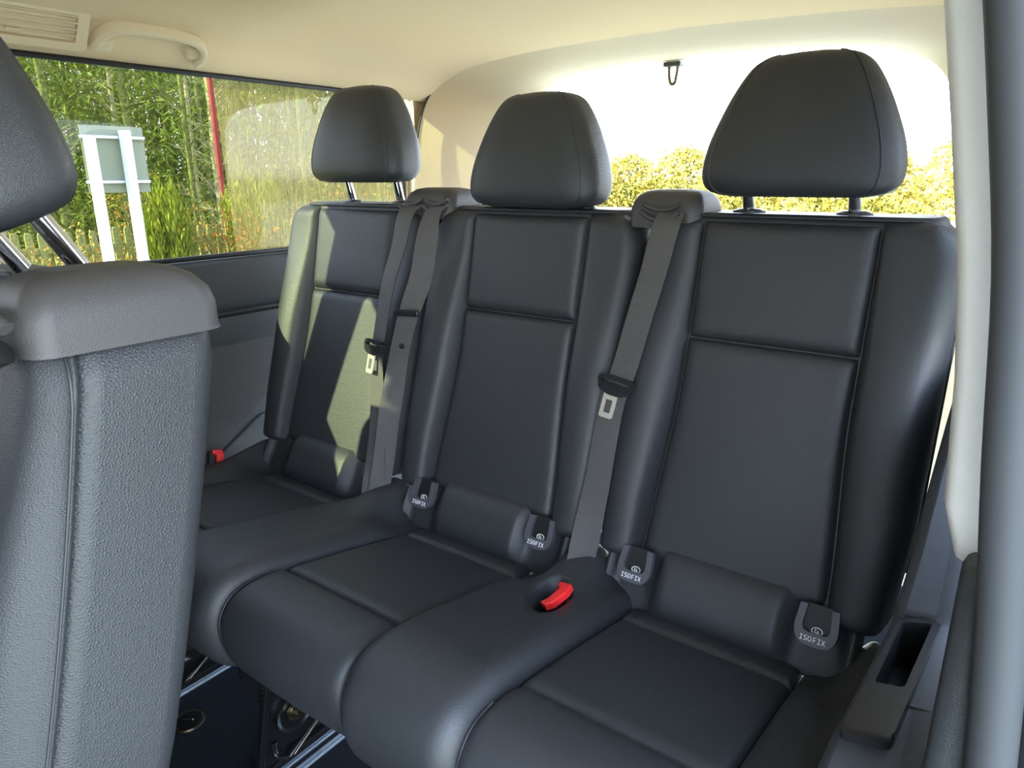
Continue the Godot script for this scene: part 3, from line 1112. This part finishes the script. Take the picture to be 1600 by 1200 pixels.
func buckle(seat: Node3D, p: Vector3, n: Vector3, up: Vector3) -> void:
	var b := part("belt_buckle", seat, facing(p, n, up))
	obj("housing", rbox(Vector3(0.028, 0.052, 0.018), 0.005), "smooth_plastic", b, at(Vector3(-0.006, 0, -0.006)))
	var r := PackedVector2Array([Vector2(-0.010, -0.026), Vector2(0.003, -0.028), Vector2(0.012, -0.016), Vector2(0.014, 0.012), Vector2(0.009, 0.026), Vector2(-0.013, 0.024), Vector2(-0.013, 0.016), Vector2(-0.004, 0.012), Vector2(-0.004, -0.014)])
	var o := obj("release_button", prism(r, 0.012, 0.0015), "red_plastic", b)
	o.set_meta("label", "red release button")

func leg(seat: Node3D, x: float) -> void:
	# black steel foot under the seat, in the plane across x
	var l := part("foot_bracket", seat)
	var turn := Basis(Vector3(0, 0, -1), Vector3(0, 1, 0), Vector3(1, 0, 0))  # prism x -> -z, prism z -> x
	var outline := PackedVector2Array()
	for p in [[0.08, 0.275], [0.40, 0.275], [0.405, 0.24], [0.375, 0.16], [0.385, 0.05], [0.39, 0.008], [0.35, 0.008], [0.33, 0.04], [0.25, 0.03], [0.20, 0.008], [0.12, 0.008], [0.10, 0.05]]:
		outline.append(Vector2(-p[0], p[1]))
	obj("plate", prism(outline, 0.006, 0.001), "black_steel", l, Transform3D(turn, Vector3(x, 0, 0)))
	var ax := Basis(Vector3(0, 1, 0), Vector3(1, 0, 0), Vector3(0, 0, 1))  # lathe axis -> x
	obj("pivot_dish", lathe([Vector2(0.0, 0.004), Vector2(0.030, 0.004), Vector2(0.036, 0.010), Vector2(0.042, 0.012), Vector2(0.043, 0.0), Vector2(0.0, 0.0)], 36), "black_steel", l, Transform3D(ax, Vector3(x + 0.006, 0.108, 0.312)))
	obj("bolt", lathe([Vector2(0.0, 0.0), Vector2(0.018, 0.0), Vector2(0.017, 0.004), Vector2(0.012, 0.005), Vector2(0.0115, 0.012), Vector2(0.007, 0.013), Vector2(0.006, 0.018), Vector2(0.0, 0.019)], 18), "bolt_steel", l, Transform3D(ax, Vector3(x + 0.012, 0.108, 0.312)))
	obj("front_strut", rbox(Vector3(0.016, 0.25, 0.012), 0.003), "black_steel", l, Transform3D(Basis(Vector3.RIGHT, -0.2), Vector3(x + 0.020, 0.125, 0.385)))
	obj("spring", tube(helix(Vector3(x + 0.02, 0.17, 0.375), Vector3(x + 0.02, 0.225, 0.365), 0.006, 6), 0.0018, 6), "bolt_steel", l)
	obj("lever", tube(spline([Vector3(x + 0.03, 0.11, 0.25), Vector3(x + 0.035, 0.085, 0.275), Vector3(x + 0.035, 0.05, 0.335), Vector3(x + 0.03, 0.04, 0.35), Vector3(x + 0.012, 0.045, 0.362), Vector3(x + 0.008, 0.07, 0.36)], 5), 0.0062, 8), "black_steel", l)
	obj("lever_edge", tube([Vector3(x + 0.042, 0.085, 0.280), Vector3(x + 0.042, 0.048, 0.342)], 0.0025, 6), "bolt_steel", l)
	obj("runner", rbox(Vector3(0.036, 0.016, 0.34), 0.004), "black_steel", l, at(Vector3(x - 0.004, 0.015, 0.24)))

func helix(a: Vector3, b: Vector3, r: float, turns: int) -> Array:
	var out := []
	var d := (b - a).normalized()
	var s := d.cross(Vector3.RIGHT).normalized()
	var u := d.cross(s)
	for i in turns * 10 + 1:
		var t := i / (turns * 10.0)
		out.append(a.lerp(b, t) + (s * cos(TAU * turns * t) + u * sin(TAU * turns * t)) * r)
	return out

func build_seats() -> void:
	cushion_profile()
	var g := "black leather seats of the rear row"
	var far := thing("passenger_seat", "black leather seat by the side window, half lit by the sun", "seat", Vector3(-0.467, 0, 0), g)
	build_backrest(far)
	build_cushion(far, [[-0.231, -0.134, 0.0]])
	build_headrest(far, 1.058)
	leg(far, -0.575 + 0.467)
	buckle(far, Vector3(-0.245, 0.425, 0.115), Vector3(0.85, 0.5, 0.15), Vector3(-0.2, 1, -0.35))

	var mid := thing("passenger_seat", "middle black leather seat of the row, its headrest pushed down", "seat", Vector3.ZERO, g)
	build_backrest(mid)
	build_cushion(mid, [[-0.333, -0.134, 1.0], [0.134, 0.333, 1.0]], Vector3(0.250, 0, 0.160), 0.2, 0.2)
	build_headrest(mid, 1.015)
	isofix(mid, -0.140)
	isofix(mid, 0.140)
	leg(mid, -0.225)
	belt_guide(mid, -0.322, -0.185, 2)
	buckle(mid, Vector3(0.258, 0.436, 0.140), Vector3(-0.25, 0.95, 0.25), Vector3(0.25, 0.2, -1))

	var near := thing("passenger_seat", "black leather seat between the middle seat and the door armrest", "seat", Vector3(0.467, 0, 0), g)
	build_backrest(near)
	build_cushion(near, [[0.134, 0.231, 0.0]], null, 0.165, 0.231)
	build_headrest(near, 1.039)
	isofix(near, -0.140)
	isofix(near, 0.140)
	belt_guide(near, -0.262, -0.135, 1)

	# second row: the seat whose side fills the lower left, and its neighbour by the window
	var front := thing("passenger_seat", "grey-black leather seat of the second row, seen from its side", "seat", Vector3(-0.035, -0.04, 0.895), "seats of the second row")
	build_backrest(front, -0.022, 0.147)
	build_cushion(front, [[-0.231, -0.134, 0.0], [0.134, 0.231, 0.0]])
	build_headrest(front, 1.075, 0.32)
	second_row_guide(front)
	leg(front, 0.17)
	var other := thing("passenger_seat", "second row seat by the side window", "seat", Vector3(-0.502, -0.04, 0.895), "seats of the second row")
	build_backrest(other)
	build_cushion(other, [[-0.231, -0.134, 0.0], [0.134, 0.231, 0.0]])
	build_headrest(other, 1.055)
	leg(other, -0.17)

func second_row_guide(seat: Node3D) -> void:
	# plastic cap over the outer top corner of the backrest, with the belt mouth facing forwards
	var g := part("belt_guide", seat)
	var rings := []
	for q in [[0.982, 0.0], [0.986, 0.001], [1.005, 0.001], [1.018, 0.004], [1.030, 0.012], [1.037, 0.022], [1.041, 0.036]]:
		var ring := PackedVector3Array()
		for p in rrect(0.05 - q[1] * 0.8, -0.287 + q[1] * 1.3, -0.128 - q[1] * 0.9, q[0], 0.02):
			ring.append(p + Vector3(0.186, 0, 0))
		rings.append(ring)
	obj("cap", loft(rings), "plastic", g)
	var lip := []
	for k in 17:
		var t := k / 16.0 * 2.0 - 1.0
		lip.append(Vector3(0.18 + 0.042 * t, 0.978 + 0.012 * t * t, -0.118 + 0.022 * (1.0 - t * t)))
	obj("lower_lip", tube(lip, 0.009, 10), "smooth_plastic", g)
	var hood := []
	for k in 17:
		var t := k / 16.0 * 2.0 - 1.0
		hood.append(Vector3(0.18 + 0.04 * t, 1.022 - 0.016 * t * t, -0.122 + 0.008 * (1.0 - t * t)))
	obj("upper_lip", tube(hood, 0.006, 10), "plastic", g)
	var tr := []
	for k in 17:
		var t := k / 16.0 * 2.0 - 1.0
		tr.append(Vector3(0.18 + 0.03 * t, 0.984, -0.112 + 0.012 * (1.0 - t * t)))

# ------------------------------------------------------------------ seat belts
# pts: centre line; acr: direction across the strap at each point
func strap(pts: Array, acr: Array, width: float, n := 8) -> ArrayMesh:
	var c := spline(pts, n)
	var a := spline(acr, n)
	var v := PackedVector3Array()
	var uv := PackedVector2Array()
	var ix := PackedInt32Array()
	var len := 0.0
	for i in c.size():
		if i > 0:
			len += c[i].distance_to(c[i - 1])
		var d: Vector3 = (c[mini(i + 1, c.size() - 1)] - c[maxi(i - 1, 0)]).normalized()
		var s: Vector3 = (a[i] - d * a[i].dot(d)).normalized()
		var nn := s.cross(d).normalized() * 0.0007
		for k in 10:
			var q: Vector3
			var u: float
			if k < 5:
				u = k / 4.0
				q = c[i] + s * (u - 0.5) * width + nn
			else:
				u = (9 - k) / 4.0
				q = c[i] + s * (u - 0.5) * width - nn
			v.append(q)
			uv.append(Vector2(u * 3.0, len / 0.012))
	grid_ix(c.size(), 10, true, ix)
	return finish(v, ix, null, uv)

func tongue(belt: Node3D, p: Vector3, n: Vector3, down: Vector3, flip := 1.0) -> void:
	var t := part("tongue", belt, facing(p, n, -down))
	var body := rounded([Vector2(-0.034, 0.010), Vector2(-0.027, -0.010), Vector2(-0.008, -0.016), Vector2(0.012, -0.016), Vector2(0.030, -0.008), Vector2(0.034, 0.010), Vector2(0.026, 0.016), Vector2(-0.026, 0.016)], 0.005, 3)
	var slot := rounded([Vector2(-0.025, 0.008), Vector2(-0.025, 0.004), Vector2(-0.008, 0.003), Vector2(0.012, 0.003), Vector2(0.025, 0.004), Vector2(0.025, 0.008), Vector2(0.02, 0.0085), Vector2(-0.02, 0.0085)], 0.001, 3)
	obj("grip", ring_plate(body, slot, 0.010), "smooth_plastic", t)
	var pl := rounded([Vector2(-0.0125, 0.0), Vector2(-0.0125, -0.043), Vector2(0.0125, -0.043), Vector2(0.0125, 0.0)], 0.005)
	var ho := rounded([Vector2(-0.006, -0.012), Vector2(-0.006, -0.034), Vector2(0.006, -0.034), Vector2(0.006, -0.012)], 0.002)
	var o := obj("latch_plate", ring_plate(pl, ho, 0.0026), "steel", t, at(Vector3(-0.004 * flip, -0.012, 0.003)))
	o.set_meta("label", "bare metal latch plate")

func build_belts() -> void:
	var g := "grey webbing belts of the rear row"
	var b := thing("seat_belt", "grey seat belt hanging between the middle seat and the door-side seat", "seat belt", Vector3(0.27, 0.43, 0), g)
	var o := b.position
	var pts := []
	for p in [Vector3(0.288, 1.010, -0.139), Vector3(0.287, 0.985, -0.118), Vector3(0.281, 0.925, -0.100), Vector3(0.270, 0.843, -0.073), Vector3(0.259, 0.770, -0.055), Vector3(0.247, 0.715, -0.040), Vector3(0.243, 0.66, -0.027), Vector3(0.242, 0.58, -0.004), Vector3(0.240, 0.51, 0.018), Vector3(0.238, 0.45, 0.038), Vector3(0.237, 0.425, 0.046)]:
		pts.append(p - o)
	var ac := [Vector3(1, 0, 0), Vector3(1, 0, 0), Vector3(1, 0, 0.05), Vector3(1, 0, 0.08), Vector3(1, 0, 0.1), Vector3(1, 0, 0.1), Vector3(1, 0, 0.05), Vector3(1, 0, 0), Vector3(1, 0, -0.25), Vector3(1, 0, -0.9), Vector3(0.8, 0, -1.2)]
	obj("webbing", strap(pts, ac, 0.047), "webbing", b)
	tongue(b, Vector3(0.250, 0.735, -0.044) - o, Vector3(0.05, 0.25, 0.95), Vector3(-0.12, -1, 0.3))

	b = thing("seat_belt", "grey seat belt beside the sunlit window seat, steel tongue below its shoulder", "seat belt", Vector3(-0.25, 0.43, 0), g)
	o = b.position
	pts = []
	for p in [Vector3(-0.288, 1.010, -0.139), Vector3(-0.286, 0.985, -0.114), Vector3(-0.288, 0.93, -0.096), Vector3(-0.294, 0.86, -0.068), Vector3(-0.300, 0.77, -0.045), Vector3(-0.300, 0.71, -0.030), Vector3(-0.292, 0.651, -0.018), Vector3(-0.278, 0.575, 0.002), Vector3(-0.266, 0.50, 0.024), Vector3(-0.256, 0.445, 0.044), Vector3(-0.254, 0.42, 0.05)]:
		pts.append(p - o)
	ac = [Vector3(1, 0, 0), Vector3(1, 0, 0.05), Vector3(1, 0, 0.15), Vector3(1, 0, 0.2), Vector3(1, 0, 0.25), Vector3(1, 0, 0.25), Vector3(1, 0, 0.2), Vector3(1, 0, 0.1), Vector3(1, 0, -0.2), Vector3(0.9, 0, -0.8), Vector3(0.8, 0, -1.0)]
	obj("webbing", strap(pts, ac, 0.047), "webbing", b)
	tongue(b, Vector3(-0.302, 0.728, -0.030) - o, Vector3(-0.2, 0.25, 0.95), Vector3(-0.06, -1, 0.3))

	b = thing("seat_belt", "twisted grey seat belt with a black stop button beside the middle seat", "seat belt", Vector3(-0.23, 0.43, 0), g)
	o = b.position
	pts = []
	for p in [Vector3(-0.219, 1.010, -0.139), Vector3(-0.217, 0.985, -0.118), Vector3(-0.214, 0.94, -0.100), Vector3(-0.214, 0.87, -0.078), Vector3(-0.226, 0.805, -0.054), Vector3(-0.240, 0.737, -0.040), Vector3(-0.246, 0.672, -0.026), Vector3(-0.247, 0.594, -0.003), Vector3(-0.247, 0.53, 0.012), Vector3(-0.245, 0.454, 0.036), Vector3(-0.245, 0.42, 0.046)]:
		pts.append(p - o)
	ac = [Vector3(1, 0, 0), Vector3(1, 0, -0.1), Vector3(1, 0, -0.7), Vector3(0.9, 0, -0.9), Vector3(1, 0, -0.35), Vector3(1, 0, -0.25), Vector3(1, 0, -0.5), Vector3(0.7, 0, -1), Vector3(0.7, 0, -1), Vector3(0.7, 0, -1), Vector3(0.7, 0, -1)]
	obj("webbing", strap(pts, ac, 0.044), "webbing", b)
	obj("slide_bar", rbox(Vector3(0.056, 0.013, 0.009), 0.004), "smooth_plastic", b, Transform3D(Basis(Vector3(0, 1, 0), 0.3), Vector3(-0.226, 0.806, -0.046) - o))
	obj("stop_button", lathe([Vector2(0, 0), Vector2(0.0058, 0), Vector2(0.0055, 0.003), Vector2(0, 0.004)], 16), "gasket", b, Transform3D(Basis(Vector3.RIGHT, PI * 0.5 - 0.2), Vector3(-0.236, 0.738, -0.040) - o))

	b = thing("seat_belt", "dark seat belt running over the shoulder of the second row seat", "seat belt", Vector3(0.145, 0.45, 0.895))
	o = b.position
	pts = []
	for p in [Vector3(0.148, 0.962, 0.770), Vector3(0.147, 0.962, 0.790), Vector3(0.144, 0.945, 0.808), Vector3(0.135, 0.90, 0.820), Vector3(0.125, 0.80, 0.845), Vector3(0.12, 0.70, 0.87), Vector3(0.12, 0.55, 0.91), Vector3(0.125, 0.43, 0.95)]:
		pts.append(p - o)
	ac = []
	for i in pts.size():
		ac.append(Vector3(1, 0, 0.0))
	obj("webbing", strap(pts, ac, 0.047), "webbing", b)
	tongue(b, Vector3(0.135, 0.905, 0.826) - o, Vector3(0.05, 0.3, 0.95), Vector3(-0.1, -1, 0.25))

func build_fittings() -> void:
	var k := thing("tailgate_striker", "small grey latch striker hanging from the tailgate frame", "latch", Vector3(-0.092, 1.352, -0.962))
	obj("base_plate", rbox(Vector3(0.05, 0.012, 0.03), 0.004), "bracket_plastic", k)
	obj("loop", tube(spline([Vector3(-0.012, 0.0, 0), Vector3(-0.010, -0.03, 0), Vector3(-0.004, -0.048, 0), Vector3(0.006, -0.046, 0), Vector3(0.010, -0.03, 0), Vector3(0.014, 0.0, 0)], 5), 0.0045, 10), "bolt_steel", k)

# ------------------------------------------------------------------ outdoors
const GROUND := -0.6

func leaf_mesh(l: float, w: float) -> ArrayMesh:
	var v := PackedVector3Array([Vector3(0, 0, 0), Vector3(-w, l * 0.5, 0.15 * w), Vector3(0, l, 0), Vector3(w, l * 0.5, 0.15 * w), Vector3(0, l * 0.5, -0.1 * w)])
	return finish(v, PackedInt32Array([0, 1, 4, 1, 2, 4, 2, 3, 4, 3, 0, 4]), Vector3(0, 0, 1))

func scatter(called: String, me: Mesh, places: Array, cols: Array, parent: Node) -> MultiMeshInstance3D:
	var mm := MultiMesh.new()
	mm.transform_format = MultiMesh.TRANSFORM_3D
	mm.use_colors = true
	mm.mesh = me
	mm.instance_count = places.size()
	for i in places.size():
		mm.set_instance_transform(i, places[i])
		mm.set_instance_color(i, cols[i])
	var o := MultiMeshInstance3D.new()
	o.name = called if parent != self else numbered(called)
	o.multimesh = mm
	o.material_override = M.leaf
	o.set_meta("kind", "stuff")
	parent.add_child(o, true)
	return o

func rnd_basis(rng: RandomNumberGenerator, s: float) -> Basis:
	return Basis.from_euler(Vector3(rng.randf_range(-PI, PI), rng.randf_range(-PI, PI), rng.randf_range(-PI, PI))).scaled(Vector3.ONE * s)

func lin(c: Color) -> Color:
	return c.srgb_to_linear()

func tree_meshes(sd: int) -> Array:
	var rng := RandomNumberGenerator.new()
	rng.seed = sd
	var h := 9.0
	var trunk := []
	var rad := []
	var off := Vector3.ZERO
	for i in 10:
		var t := i / 9.0
		off += Vector3(rng.randf_range(-0.05, 0.05), 0, rng.randf_range(-0.05, 0.05))
		trunk.append(Vector3(off.x, h * t, off.z))
		rad.append(lerpf(0.062, 0.025, t))
	var list := []
	for i in 44:
		var y := rng.randf_range(0.6, 7.5)
		var f := y / h * 9.0
		var p: Vector3 = trunk[int(f)].lerp(trunk[mini(int(f) + 1, 9)], f - int(f))
		var a := rng.randf_range(0, TAU)
		var l := rng.randf_range(0.3, 0.75)
		var d := Vector3(cos(a), rng.randf_range(0.1, 1.1), sin(a)).normalized()
		var e := p + d * l + Vector3(0, rng.randf_range(-0.1, 0.3), 0)
		list.append([tube([p, p.lerp(e, 0.5) + Vector3(0, 0.06, 0), e], [0.014, 0.010, 0.004], 5), Transform3D()])
		for k in 3:
			var q := p.lerp(e, rng.randf_range(0.3, 0.95))
			var d2 := (d + Vector3(rng.randf_range(-1, 1), rng.randf_range(-0.2, 0.9), rng.randf_range(-1, 1))).normalized()
			list.append([tube([q, q + d2 * rng.randf_range(0.15, 0.35)], [0.006, 0.003], 4), Transform3D()])
	return [tube(trunk, rad, 8), join(list)]

func build_outside() -> void:
	var rng := RandomNumberGenerator.new()
	rng.seed = 11
	# ground
	var gr := obj("ground", box(Vector3(-70, GROUND - 0.2, -70), Vector3(-3.2, GROUND, 30), 0.01), "verge")
	structure(gr, "grassy verge outside the side window", "ground")
	var rd := obj("road", box(Vector3(-3.2, GROUND - 0.2, -70), Vector3(40, GROUND - 0.03, 30), 0.01), "tarmac")
	structure(rd, "pale sunlit tarmac behind the van", "road")
	# sign seen from behind
	var sx := -5.5
	var sg := thing("road_sign", "back of a rectangular road sign on two white posts", "road sign", Vector3(sx, GROUND, -2.04))
	obj("plate", box(Vector3(-0.06, 1.545, -0.335), Vector3(-0.055, 2.075, 0.175), 0.001), "sign_back", sg)
	for z in [0.145, -0.142]:
		obj("post", box(Vector3(-0.01, 0.0, z - 0.036), Vector3(0.06, 1.99 + (0.05 if z < 0 else 0.0), z + 0.036), 0.006), "post_white", sg)
	for y in [1.985, 1.632]:
		obj("rail", box(Vector3(-0.054, y - 0.012, -0.33), Vector3(-0.018, y + 0.012, 0.19), 0.004), "aluminium", sg)
	# picket fence
	var fn := thing("picket_fence", "low wooden picket fence behind the road sign", "fence", Vector3(-8.5, GROUND, -4.0))
	var picks := []
	for i in 3:
		var w := 0.075 + 0.006 * i
		picks.append(prism(PackedVector2Array([Vector2(-w * 0.5, 0), Vector2(w * 0.5, 0), Vector2(w * 0.5, 1.03), Vector2(w * 0.3, 1.06), Vector2(-w * 0.3, 1.06), Vector2(-w * 0.5, 1.03)]), 0.022))
	for y in [0.3, 0.85]:
		obj("rail", box(Vector3(-0.06, y - 0.035, -6.0), Vector3(-0.02, y + 0.035, 6.0), 0.004), "fence_wood", fn)
	for i in 86:
		var z := -6.0 + i * 0.14
		obj("picket", picks[i % 3], "fence_wood", fn, Transform3D(Basis(Vector3.UP, PI * 0.5 + rng.randf_range(-0.03, 0.03)), Vector3(-0.02, rng.randf_range(-0.03, 0.03), z)))
	# wood
	var kinds := []
	for k in 5:
		kinds.append(tree_meshes(100 + k))
	var stood := []
	for i in 210:
		var d := 14.0 + 20.0 * pow(i / 209.0, 0.9)
		var p := Vector3.ZERO
		var clear := false
		for attempt in 60:
			var ang := deg_to_rad(rng.randf_range(46.0, 79.0))
			var dd := d + rng.randf_range(-2.0, 2.0)
			p = Vector3(CAM.x - sin(ang) * dd, GROUND, CAM.z - cos(ang) * dd)
			clear = true
			for q: Vector3 in stood:
				if maxf(absf(q.x - p.x), absf(q.z - p.z)) < 1.12:
					clear = false
			if clear:
				break
		if not clear:
			continue
		stood.append(p)
		var pale := i % 5 == 1
		var t := thing("bare_tree", "pale slim tree trunk in the wood beyond the fence" if pale else "slim mossy tree with bare branches in the wood beyond the fence", "tree", p, "pale trunks of the wood" if pale else "trees of the wood")
		t.rotation = Vector3(rng.randf_range(-0.02, 0.02), rng.randf_range(0, TAU), rng.randf_range(-0.02, 0.02))
		var s := rng.randf_range(0.75, 1.25)
		t.scale = Vector3(s, 1.0, s)
		obj("trunk", kinds[i % 5][0], "pale_bark" if pale else "bark", t)
		obj("branches", kinds[i % 5][1], "pale_bark" if pale else "bark", t)
	# evergreen growth between the trunks
	var places := []
	var cols := []
	var lm := leaf_mesh(0.26, 0.022)
	for i in 90000:
		var d := rng.randf_range(15.0, 46.0)
		var ang := deg_to_rad(rng.randf_range(44.0, 80.0))
		var y := GROUND + rng.randf_range(0.0, 1.0) * (d * 0.28)
		places.append(Transform3D(rnd_basis(rng, rng.randf_range(0.6, 1.5) * d / 20.0), Vector3(CAM.x - sin(ang) * d, y, CAM.z - cos(ang) * d)))
		var c := Color(0.30, 0.38, 0.10).lerp(Color(0.55, 0.60, 0.20), rng.randf())
		cols.append(lin(c))
	var un := scatter("woodland_foliage", lm, places, cols, self)
	tag(un, "small green leaves and ivy between the trunks of the wood", "foliage")
	# bushes in front of the wood
	for q in [[-7.8, -3.68, 1.75, 0.32, 0, "bright green broom bush beside the road sign"], [-7.9, -5.0, 2.05, 0.45, 0, "bright green broom bush standing among berry bushes"], [-7.5, -4.35, 1.75, 0.6, 1, "orange-berried bush in front of the red post"], [-6.6, -5.4, 1.8, 0.7, 1, "orange-berried bush seen through the hazy glass"], [-7.6, -2.65, 1.2, 0.6, 2, "low dry brown bush behind the sign posts"], [-7.5, -1.7, 1.2, 0.8, 2, "low dry brown bush by the fence near the second row headrest"], [-7.4, -7.0, 1.7, 0.8, 1, "orange-berried bush behind the sunlit seat's headrest"], [-9.6, -4.3, 2.1, 0.7, 2, "tall dry brown bush behind the picket fence"]]:
		bush(rng, Vector3(q[0], GROUND, q[1]), q[2], q[3], q[4], q[5])
	# added red post in place of a red streak on the window glass
	var rp := obj("added_red_post", box(Vector3(-10.05, GROUND, -5.945), Vector3(-9.99, 2.75, -5.88), 0.004), "red_paint")
	tag(rp, "thin red post added at the edge of the wood for a red streak on the glass", "post")
	# hedge behind the van
	for i in 11:
		hedge(rng, Vector3(-25.0 + i * 2.9 + rng.randf_range(-0.3, 0.3), GROUND, -34.0 + 0.3 * i + rng.randf_range(-0.5, 0.5)), rng.randf_range(2.4, 3.1), i)

func bush(rng: RandomNumberGenerator, p: Vector3, h: float, r: float, kind: int, label: String) -> void:
	var names := ["broom_bush", "berry_bush", "dry_bush"]
	var t := thing(names[kind], label, "bush", p, ["broom bushes", "berry bushes", "dry bushes"][kind])
	var stems := []
	var places := []
	var cols := []
	var n: int = [90, 34, 30][kind]
	for i in n:
		var a := rng.randf_range(0, TAU)
		var rr := sqrt(rng.randf()) * r
		var tip := Vector3(cos(a) * rr, h * (1.0 - 0.35 * pow(rr / r, 2.0)) * rng.randf_range(0.65, 1.0), sin(a) * rr)
		var root := Vector3(cos(a) * rr * 0.25, 0, sin(a) * rr * 0.25)
		stems.append([tube([root, root.lerp(tip, 0.5) + Vector3(0, 0.05, 0), tip], [0.008, 0.006, 0.003], 4), Transform3D()])
		for k in [70, 60, 60][kind]:
			var f := rng.randf_range(0.25, 1.0)
			var q := root.lerp(tip, f)
			if kind == 0:
				q += Vector3(rng.randf_range(-0.05, 0.05), rng.randf_range(-0.05, 0.05), rng.randf_range(-0.05, 0.05))
				places.append(Transform3D(Basis.from_euler(Vector3(rng.randf_range(-0.35, 0.35), rng.randf_range(0, TAU), rng.randf_range(-0.35, 0.35))).scaled(Vector3.ONE * rng.randf_range(0.7, 1.3)), q))
				cols.append(lin(Color(0.36, 0.44, 0.10).lerp(Color(0.60, 0.60, 0.14), rng.randf())))
			else:
				q += Vector3(rng.randf_range(-0.16, 0.16), rng.randf_range(-0.14, 0.14), rng.randf_range(-0.16, 0.16))
				places.append(Transform3D(rnd_basis(rng, rng.randf_range(0.5, 1.0)), q))
				if kind == 1:
					cols.append(lin(Color(0.74, 0.40, 0.10) if rng.randf() < 0.38 else Color(0.36, 0.38, 0.10).lerp(Color(0.66, 0.58, 0.18), rng.randf())))
				else:
					cols.append(lin(Color(0.62, 0.44, 0.18).lerp(Color(0.74, 0.62, 0.30), rng.randf())))
	obj("stems", join(stems), "bark", t).set_meta("kind", "stuff")
	scatter("foliage", leaf_mesh(0.10, 0.008) if kind == 0 else leaf_mesh(0.05, 0.018), places, cols, t)

func hedge(rng: RandomNumberGenerator, p: Vector3, h: float, i: int) -> void:
	var t := thing("hedge_bush", "yellow-leaved roadside bush seen through the open tailgate", "bush", p, "yellow bushes behind the van")
	var places := []
	var cols := []
	var stems := []
	for k in 24:
		var a := rng.randf_range(0, TAU)
		var tip := Vector3(cos(a) * rng.randf_range(0.2, 1.4), h * rng.randf_range(0.5, 0.95), sin(a) * rng.randf_range(0.2, 1.2))
		stems.append([tube([Vector3(tip.x * 0.2, 0, tip.z * 0.2), tip * 0.6, tip], [0.02, 0.014, 0.006], 4), Transform3D()])
	for k in 3200:
		var a := rng.randf_range(0, TAU)
		var v := rng.randf()
		var rr := 2.1 * sqrt(rng.randf()) * sqrt(maxf(0.05, 1.0 - pow(v, 2.5)))
		places.append(Transform3D(rnd_basis(rng, rng.randf_range(0.7, 1.4)), Vector3(cos(a) * rr, h * v + rng.randf_range(-0.15, 0.15), sin(a) * rr * 0.9)))
		cols.append(lin(Color(0.66, 0.55, 0.24).lerp(Color(0.56, 0.55, 0.28), rng.randf())))
	obj("stems", join(stems), "bark", t).set_meta("kind", "stuff")
	scatter("foliage", leaf_mesh(0.19, 0.065), places, cols, t)
